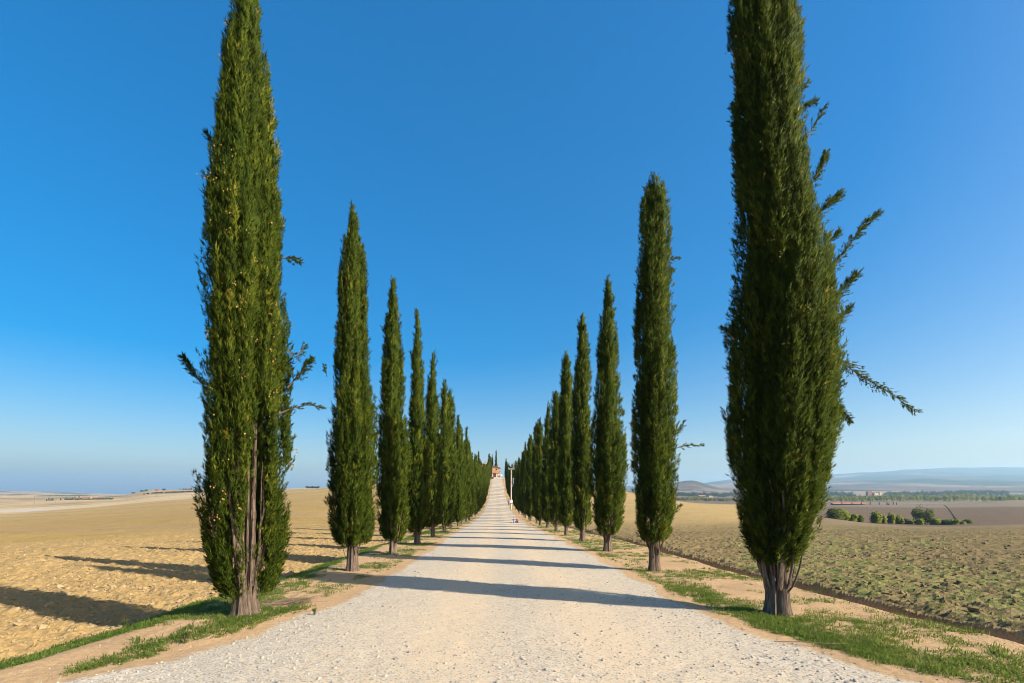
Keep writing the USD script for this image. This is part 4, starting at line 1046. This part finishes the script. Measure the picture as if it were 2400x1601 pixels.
dt = []
for q in np.linspace(0, 1, 60):
    px_, Y = z5(1612) + (z5(1745) - z5(1612)) * q ** .8, 640 * (262 / 640.) ** q
    dt.append(((px_ - 1141) * Y / 1110, Y, 1.0, .5))
wood('ditch_weeds', 'dark weedy ditch line running down the brown field', WOOD_DARK, dt, 12, .35, 14)

# castle, houses, shed and saplings in the valley
def z6(x): return (1920 + x / 9.796) / 1.0208
def r6(y): return (1110 + y / 9.796) / 1.0208
CY = 1700.0
MPP = CY / 1110 / (9.796 * 1.0208)
cb = at(z6(1255), CY)
castle = thing('brick_castle', 'small brick castle with two towers rising from the dark woodland', 'castle', cb)
FARBRICK = plain('far_brick_look', (.25, .115, .065), .9, .2, var=.2, scale=.2); FARCREAM = plain('far_cream_look', (.50, .38, .26), .9, .2, var=.15, scale=.2)
def cx_(x): return (x - 1255) * MPP
def cz_(y): return zrow(r6(y), CY) - cb[2]
def cbox(name, x0, x1, top, y, dep, mat, crenel=True):
    z1 = cz_(top); w = (x1 - x0) * MPP; xc = cx_((x0 + x1) / 2)
    m = MB().box((xc, y, z1 / 2 - 2), (w, dep, z1 + 4))
    if crenel:
        n = max(3, int(w / 2.2))
        for k in range(n):
            m.box((xc - w / 2 + (k + .5) * w / n, y - dep / 2 + .4, z1 + .6), (w / n * .55, .8, 1.2))
    return obj(name, m.get(), mat, castle)
cbox('tower', 1100, 1192, 408, 2, 10, FARBRICK); cbox('curtain_wall', 1188, 1242, 455, 3, 6, FARBRICK)
cbox('hall', 1242, 1332, 440, 0, 11, FARCREAM, False); cbox('curtain_wall', 1330, 1372, 452, 3, 6, FARBRICK); cbox('tower', 1370, 1410, 424, 0, 7, FARCREAM)
obj('hall_roof', MB().add(*slab(cx_(1238), cz_(440), cx_(1287), cz_(428), -6, 6, .4)).add(*slab(cx_(1336), cz_(440), cx_(1287), cz_(428), -6, 6, .4)).get(), TILE, castle)

def cottage(name, label, g, w, d, h, wallm, roofm, rz=0.0, win=2, rh=None):
    t = thing(name, label, 'house', g, rz)
    obj('wall', MB().box((0, 0, h / 2 - 1), (w, d, h + 2)).get(), wallm, t)
    rh = rh or w * .16
    v = np.array([[-w / 2 - .4, -d / 2 - .4, h], [w / 2 + .4, -d / 2 - .4, h], [w / 2 + .4, d / 2 + .4, h], [-w / 2 - .4, d / 2 + .4, h], [-w / 2 - .4, 0, h + rh], [w / 2 + .4, 0, h + rh]])
    f = np.array([[0, 1, 5], [0, 5, 4], [2, 3, 4], [2, 4, 5], [1, 2, 5], [3, 0, 4], [0, 3, 2], [0, 2, 1]])
    obj('roof', (v + [0, 0, .02], f), roofm, t)
    for k in range(win):
        obj('window', MB().box((-w / 2 + (k + .5) * w / win, -d / 2 - .02, h * .55), (min(1.1, w * .12), .12, min(1.4, h * .3))).get(), DARKHOLE, t)
    return t
FARROOF = plain('far_roof_look', (.30, .13, .08), .9, .2, var=.2, scale=.3)
cottage('white_house', 'tiny bright white house at the edge of the dark woodland near the front cypress', at(z6(410), 1380), 5.5, 6, 4.5, WHITE, FARROOF, 8)
cottage('white_house', 'pale far house among trees past the castle', at((1800 + 1605 / 3.918) / 1.0208, 2050), 12, 8, 5, FARCREAM, FARROOF, -6)
cottage('stone_house', 'pinkish house on the plain under the bare brown hill', at((1440 + 1880 / 8.396) / 1.0208, 1650), 13, 9, 6, FARCREAM, FARROOF, 10)
cottage('stone_house', 'long low house beside the pinkish one under the bare brown hill', at((1440 + 1720 / 8.396) / 1.0208, 1680), 22, 9, 5, FARBRICK, FARROOF, -4)

SY = 735.0
s0, s1 = at(z6(290), SY), at(z6(1090), SY)
sc_ = (s0 + s1) / 2; sl = abs(s1[0] - s0[0])
shed = thing('long_shed', 'long low shed with rust red roof behind the brown field', 'shed', (sc_[0], SY, min(s0[2], s1[2])))
zz0 = max(s0[2], s1[2]) - min(s0[2], s1[2])
obj('roof', MB().add(*[(lambda a: (a[0][:, [1, 0, 2]], a[1][:, ::-1]))(slab(-3.2, zz0 + 1.3, 3.0, zz0 + 3.4, -sl / 2, sl / 2, .2))][0]).get(), FARROOF, shed)
for k in range(12):
    obj('post', MB().box((-sl / 2 + (k + .5) * sl / 12, -2.8, zz0 + .2), (.3, .3, 2.6)).get(), TWIG, shed)
obj('back_wall', MB().box((0, 2.6, zz0 + 1.0), (sl, .25, 4.2)).get(), FARBRICK, shed)
LBS = ['before the rust red shed, nearest its dark end', 'before the middle of the rust red shed', 'before the far end of the rust red shed', 'on open plain just past the rust red shed', 'midway in the line past the rust red shed', 'beside a round bush in the line past the shed', 'next to last in the line past the red shed', 'smallest and last in the line past the red shed']
for k, (x, lb) in enumerate(zip((520, 748, 965, 1170, 1375, 1555, 1697, 1772), LBS)):
    src, h0 = protos[k % len(protos)]
    hgt = 4.6 if k < 7 else 3.2
    copy_of(src, 'cypress_sapling', 'small dark cypress sapling ' + lb, 'cypress tree', at(z6(x), 722), rp.uniform(0, 360), (1.0, 1.0, hgt / h0), 'cypress saplings along the valley lane')
broadleaf('bush', 'small round bush beside a sapling on the open plain', 'bush', z6(1560), z6(1610), r6(680), 724, TREE_DARK, 61, lobes=3, per=90, leaf=.5)

# ------------------------------------------------------------------ far farm and trees on the other side
def z7(x): return (100 + x / 11.755) / 1.0208
def r7(y): return (1130 + y / 11.755) / 1.0208
LYF = 1230.0
for k, (a, b, top, Y, lab, wm) in enumerate(((920, 1080, 425, LYF, 'ochre farm building at the left end of the distant farm', FARCREAM), (1140, 1345, 405, LYF + 30, 'widest farm building with a pinkish roof in the distant farm', FARCREAM),
                                       (1370, 1470, 400, LYF + 50, 'tall cream house in the middle of the distant farm', FARCREAM), (1450, 1640, 432, LYF + 10, 'low brick building at the right end of the distant farm', FARBRICK),
                                       (1730, 1822, 474, LYF - 40, 'small pale hut standing apart by a green bush at the distant farm', WHITE))):
    g = at(z7((a + b) / 2), Y)
    w = (b - a) / 11.755 / 1.0208 * Y / 1110
    h = max(3.2, min(7.5, zrow(r7(top), Y) - g[2]))
    cottage('farm_building', lab, g, w, min(10, w * .7), h * .72, wm, FARROOF, rz=6 - 4 * k, win=3, rh=h * .28)
gro = []
for px in np.arange(z7(640), z7(1930), 1.5):
    for _ in range(2):
        Y = rw.uniform(1090, 1200)
        gro.append(((px - 1141) * Y / 1110, Y, rw.uniform(4, 7), rw.uniform(2.5, 4.5)))
OLIVE = leafy('olive_look', [(.2, (.09, .11, .07)), (.6, (.15, .17, .10)), (.9, (.22, .22, .13))], scale=.1)
wood('olive_grove', 'grey green olive grove below the distant farm buildings', OLIVE, gro, 8, .9, 22)
for k, (x, y, h) in enumerate(((115, 450, 6), (175, 435, 9), (235, 440, 8), (285, 440, 8), (500, 405, 7), (618, 398, 7), (668, 390, 8), (815, 375, 9), (888, 370, 11), (1008, 365, 11), (1108, 375, 8), (1408, 372, 7), (1355, 430, 6))):
    src, h0 = protos[k % len(protos)]
    copy_of(src, 'cypress_tree', 'tiny dark cypress on the skyline ridge by the distant farm', 'cypress tree', at(z7(x), 1290 + 30 * (k % 3)), k * 50, (2.3, 2.3, h / h0), 'tiny cypresses on the ridge by the distant farm')
for k, (x0, x1, top, lab) in enumerate(((1640, 1700, 440, 'dark rounded tree between two buildings of the distant farm'), (1740, 1825, 425, 'brown green tree behind the small pale hut'), (1830, 1925, 465, 'bright green bush at the end of the distant farm'), (680, 760, 455, 'dark bush at the left tip of the olive grove'))):
    broadleaf('round_tree' if k < 2 else 'bush', lab, 'tree' if k < 2 else 'bush', z7(x0), z7(x1), r7(top), 1215, TREE_DARK if k != 2 else TREE_LIGHT, 70 + k, lobes=4, per=90, leaf=.9)
def z8(x): return (x / 4.702) / 1.0208
def r8(y): return (1120 + y / 4.702) / 1.0208
for k, (x0, x1, top, lab) in enumerate(((1452, 1490, 166, 'single dark round tree on the pale skyline'), (1540, 1590, 148, 'pair of dark trees on the pale skyline, broader one'), (1590, 1632, 142, 'pair of dark trees on the pale skyline, narrower one'), (1780, 1832, 130, 'dark tree by a far pink house on the skyline'))):
    broadleaf('skyline_tree', lab, 'tree', z8(x0), z8(x1), r8(top), 2000, TREE_DARK, 80 + k, lobes=4, per=70, leaf=1.6)
for k, x in enumerate((1985, 2022, 2045, 2110, 2135, 2152, 2182, 2200)):
    src, h0 = protos[k % len(protos)]
    copy_of(src, 'cypress_tree', 'tiny far cypress on the skyline beside the tallest front cypress', 'cypress tree', at(z8(x), 1980), k * 40, (3.2, 3.2, (8 + (k * 5) % 4) / h0), 'tiny far cypresses on the skyline')
cottage('far_house', 'faint pink far house on the skyline among tiny cypresses', at(z8(2085), 1985), 16, 10, 5, FARBRICK, FARROOF)
cottage('far_house', 'faint pink far house on the pale skyline between dark trees', at(z8(1735), 2000), 16, 10, 4, FARBRICK, FARROOF)
wood('hedgerow', 'low dark hedge line across the pale far slope', WOOD_DARK, [((z8(x) - 1141) * 1500 / 1110, 1500 + rw.uniform(-15, 15), 7, 4.5) for x in np.r_[np.arange(1600, 1700, 14), np.arange(1690, 2260, 9)]] , 9, 1.3, 22)
wood('skyline_wood', 'flat dark strip of wood on the crest beyond the field', WOOD_DARK, [((px - 1141) * 760 / 1110, 760, 5, 4.0) for px in np.arange(704, 734, 2.5)], 10, .8, 24)
for k, (x, y0, lab) in enumerate(((383, 200, 'tall faint power line pole on the tan slope nearest the white clay'), (617, 225, 'faint power line pole left of the distant farm'), (1400, 215, 'faint power line pole right of the distant farm'), (1723, 235, 'short faint power line pole below the dark hedge line'))):
    Y = 900.0
    g = at(z8(x), Y)
    h = max(6.0, zrow(r8(y0), Y) - g[2])
    t = thing('power_pole', lab, 'utility pole', g)
    obj('mast', tube([(0, 0, -.5), (0, 0, h)], [.3, .18], 8), TWIG, t)
    obj('crossarm', MB().box((0, 0, h - .6), (2.6, .25, .25)).get(), TWIG, t)

# ------------------------------------------------------------------ loose stones, clods, turf
def instancer(name, protos_, label, cat, pos, idx, yaw, scale, tilt=0.25, seed=0):
    rg = np.random.default_rng(seed)
    pi = UsdGeom.PointInstancer.Define(stage, numbered('/World/' + name))
    paths = []
    for k, (me, mat, nn) in enumerate(protos_):
        m = usdkit.mesh(stage, f'{pi.GetPath()}/{name}_shape_{k}', me, mat)
        if nn is not None:
            m.CreateNormalsAttr(Vt.Vec3fArray.FromNumpy(np.asarray(nn, np.float32))); m.SetNormalsInterpolation('vertex')
        paths.append(m.GetPath())
    pi.CreatePrototypesRel().SetTargets(paths)
    n = len(pos)
    pi.CreatePositionsAttr(Vt.Vec3fArray.FromNumpy(np.asarray(pos, np.float32)))
    pi.CreateProtoIndicesAttr(Vt.IntArray.FromNumpy(np.asarray(idx, np.int32)))
    half = np.asarray(yaw) / 2
    tx, ty = rg.normal(0, tilt, n) / 2, rg.normal(0, tilt, n) / 2
    q = np.stack([np.cos(half), tx, ty, np.sin(half)], 1); q /= np.linalg.norm(q, axis=1, keepdims=True)
    pi.CreateOrientationsAttr(Vt.QuathArray([Gf.Quath(float(a), float(b), float(c), float(d)) for a, b, c, d in q]))
    s = np.asarray(scale, np.float32)
    pi.CreateScalesAttr(Vt.Vec3fArray.FromNumpy(np.repeat(s[:, None], 3, 1) if s.ndim == 1 else s))
    return tag(pi, label, cat, kind='stuff')

def rock(seed, flat=.65):
    rg = np.random.default_rng(seed)
    v = ICO.vertices.copy()
    v = v * (.75 + .5 * meshkit.noise(v * 1.7 + seed * 3.3, seed))[:, None] * [1, rg.uniform(.65, .95), flat]
    return v, ICO.faces

def clod(seed, flat=.7):
    rg = np.random.default_rng(seed)
    h = trimesh.convex.convex_hull(unit(rg.normal(size=(11, 3))) * rg.uniform(.7, 1.1, (11, 1)) * [1.1, .85, flat])
    return np.array(h.vertices), np.array(h.faces)

def scatter(n, xr, rr, seed, power=1.0):
    """candidate spots, denser towards the viewer"""
    rg = np.random.default_rng(seed)
    r = rr[0] * (rr[1] / rr[0]) ** (rg.random(n) ** power)
    a = rg.uniform(*xr, n)
    return rg, r * np.sin(a), r * np.cos(a)
rg, X, Y = scatter(60000, (-.85, .85), (3.4, 30), 101, 1.25)
g, lf, rf = masks(X, Y)
d = np.abs(X - .35)
prob = np.where(g > .35, .16 + .5 * sstep(d, 1.5, 2.9) + .22 * (fb(X, Y, .8, 3, 15) > .55), .05) * (1 - np.maximum(lf, rf))
k = rg.random(len(X)) < prob * .62
X, Y = X[k], Y[k]
sz = np.clip(rg.lognormal(math.log(.0075), .5, len(X)), .004, .026) * (1 + .3 * sstep(np.hypot(X, Y), 8, 25))
STONE2 = plain('grey_stone_look', (.27, .245, .205), .9, .2, var=.25, scale=14); STONE3 = plain('dark_stone_look', (.20, .18, .155), .9, .2, var=.25, scale=14)
instancer('gravel', [(rock(1), STONE, None), (rock(2), STONE2, None), (rock(3, .8), STONE, None), (rock(4), STONE3, None)], 'loose stones strewn over the pale gravel drive', 'gravel',
          np.stack([X, Y, H(X, Y) + sz * .15], 1), rg.choice(4, len(X), p=[.42, .30, .22, .06]), rg.uniform(0, 6.28, len(X)), sz, .3, 1)

rg, X, Y = scatter(52000, (-.95, 1.0), (4.5, 48), 102, 1.1)
g, lf, rf = masks(X, Y)
k = (np.maximum(lf, rf) > .55) & (rg.random(len(X)) < .33 + .5 * (fb(X, Y, .5, 3, 16) > .5))
X, Y = X[k], Y[k]; left = X < 0
sz = np.clip(rg.lognormal(math.log(.026), .55, len(X)), .010, .11) * np.where(left, 1, .85)
instancer('clods', [(clod(11), CLOD, None), (clod(12, .8), CLOD, None), (clod(13), CLOD2, None), (clod(14, .8), CLOD2, None)], 'broken clods of dry earth lying on the ploughed fields', 'soil clods',
          np.stack([X, Y, H(X, Y) + sz * .1], 1), np.where(left, rg.integers(0, 2, len(X)), 2 + rg.integers(0, 2, len(X))), rg.uniform(0, 6.28, len(X)), sz, .5, 2)

def tuft(seed, n=16, h=.075, spread=.045, lean=.5):
    rg = np.random.default_rng(seed)
    vs, fs, ns = [], [], []
    for k in range(n):
        a = rg.uniform(0, 6.28); o = np.array([math.cos(a), math.sin(a), 0]); b = np.append(rg.normal(0, spread * .5, 2), 0)
        L = h * rg.uniform(.5, 1.25); w = np.array([-o[1], o[0], 0]) * .0042 * rg.uniform(.7, 1.3)
        l = lean * rg.uniform(.3, 1.3)
        m_ = b + np.array([0, 0, L * .6]) + o * L * .25 * l; t_ = b + np.array([0, 0, L * (1 - .25 * l)]) + o * L * .75 * l
        i0 = len(vs)
        vs += [b - w - [0, 0, .01], b + w - [0, 0, .01], m_ + w * .8, m_ - w * .8, t_]
        fs += [[i0, i0 + 1, i0 + 2], [i0, i0 + 2, i0 + 3], [i0 + 3, i0 + 2, i0 + 4]]
        if np.cross(vs[i0 + 3] - vs[i0 + 2], t_ - vs[i0 + 2])[2] < 0:
            fs[-3:] = [q[::-1] for q in fs[-3:]]
        nn = unit(-o * .45 + np.array([0, 0, .9]))
        ns += [nn] * 5
    return np.array(vs), np.array(fs), np.array(ns)
tf = [tuft(s, 16, .034 + .008 * (s % 3), .085, 1.25 + .35 * (s % 2)) for s in range(5)]
rg, X, Y = scatter(230000, (-1.05, 1.15), (3.2, 60), 103, 1.0)
g, lf, rf = masks(X, Y)
_, mk = ground_attrs(X, Y, g, lf, rf)
infield = np.maximum(lf, rf) > .5
tf_ = mk[:, 1] + (fb(X, Y, 1.6, 4, 17) - .5) * 1.2 + (rg.random(len(X)) - .5) * 1.0 - 2 * g
k = np.where(infield, (tf_ > .60) & (rg.random(len(X)) < .36), tf_ > .57)
X, Y = X[k], Y[k]; r = np.hypot(X, Y); inf = infield[k]
sc = rg.uniform(.7, 1.35, len(X)) * (1 + .5 * sstep(r, 10, 40)) * np.where(inf, .52, 1)
instancer('grass', [((a, b), GRASS, None) for a, b, c in tf], 'short green and straw grass on the verges and weeds in the field', 'grass',
          np.stack([X, Y, H(X, Y) - .004], 1), rg.integers(0, 5, len(X)), rg.uniform(0, 6.28, len(X)), np.stack([sc, sc, sc * rg.uniform(.6, 1.3, len(X))], 1), .15, 3)

# ------------------------------------------------------------------ small things on the verge
def plant(name, label, cat, px, row, h, n, seed, mat=GRASS, y=None):
    rg = np.random.default_rng(seed)
    g = hit(px, row, 3.5, 60)
    t = thing(name, label, cat, g)
    st, lv, ln = MB(), [], []
    nv = 0; V_, F_, N_ = [], [], []
    for k in range(n):
        a = rg.uniform(0, 6.28); le = rg.uniform(.1, .75)
        p = np.array([[0, 0, -.02], [math.cos(a) * h * .2 * le, math.sin(a) * h * .2 * le, h * .5], [math.cos(a) * h * .6 * le, math.sin(a) * h * .6 * le, h * rg.uniform(.75, 1.05)]])
        s_, fo, n2 = branch(rg, p, 46, h * .22, h * .09, .004)
        st.add(*s_); V_.append(fo[0]); F_.append(fo[1] + nv); N_.append(n2); nv += len(fo[0])
    obj('stem', st.get(), TWIG, t)
    obj('leaves', (np.vstack(V_), np.vstack(F_)), mat, t, normals=np.vstack(N_))
    return t
plant('weed_plant', 'small upright bright green plant on the bare earth before the split-trunk cypress', 'weed', 425, 1478, .15, 9, 1)
plant('weed_plant', 'low spreading green weed clump between gravel and split-trunk cypress', 'weed', 722, 1412, .10, 14, 2)
plant('weed_plant', 'flat green weed clump at the gravel edge near the second cypress opposite the pole', 'weed', 872, 1306, .13, 14, 3)
plant('weed_plant', 'leafy weed in the shaded field edge below the grassy bank', 'weed', 288, 1446, .16, 10, 4)

g = hit(665, 1390, 4, 40)
rg = np.random.default_rng(9)
br = thing('brushwood', 'heap of dry bare twigs lying on the earth beside the split-trunk cypress', 'brushwood', g)
for k in range(26):
    a0 = np.array([rg.normal(-.12, .15), rg.normal(0, .07), .015]); L = rg.uniform(.2, .6)
    a = rg.normal(.25, .35); e = rg.uniform(.02, .38)
    d0 = np.array([math.cos(a) * math.cos(e), math.sin(a) * math.cos(e), math.sin(e)])
    p = np.array([a0 - d0 * L * .5, a0 + [0, 0, .02], a0 + d0 * L * .5 + rg.normal(0, .02, 3), a0 + d0 * L + rg.normal(0, .04, 3)]); p[:, 2] = np.maximum(p[:, 2], .01)
    obj('twig', tube(p, [.004, .005, .004, .002], 5), TWIG, br)
g = hit(1855, 1484, 3.5, 40)
st = thing('fallen_stick', 'long thin grey stick lying in the grass before the broad front cypress', 'stick', g, -14)
obj('stem', tube([(-.36, 0, .03), (-.1, .015, .045), (.2, -.01, .05), (.42, .03, .06)], [.005, .005, .004, .002], 6), TWIG, st)
obj('twig', tube([(.2, -.01, .05), (.3, -.12, .05), (.36, -.22, .03)], [.003, .003, .002], 5), TWIG, st)

# ------------------------------------------------------------------ air
hz = usdkit.material(stage, '/World/Looks/haze_look', {'v': ('principled_volume', {'color': (.50, .78, 1.0), 'density': .8e-4, 'anisotropy': .3})}, volume='v.volume')
hb = trimesh.creation.box((29000, 29000, 1), transform=trimesh.transformations.translation_matrix((0, 0, 0)))
hv = hb.vertices.copy(); zlo, zhi = float(GZ.min()) - 1.5, float(GZ.max()) + 4
hv[:, 2] = np.where(hv[:, 2] > 0, zhi, zlo)
tag(obj('haze', (hv, hb.faces), hz), 'thin blue haze over the far hills', 'haze', kind='stuff')
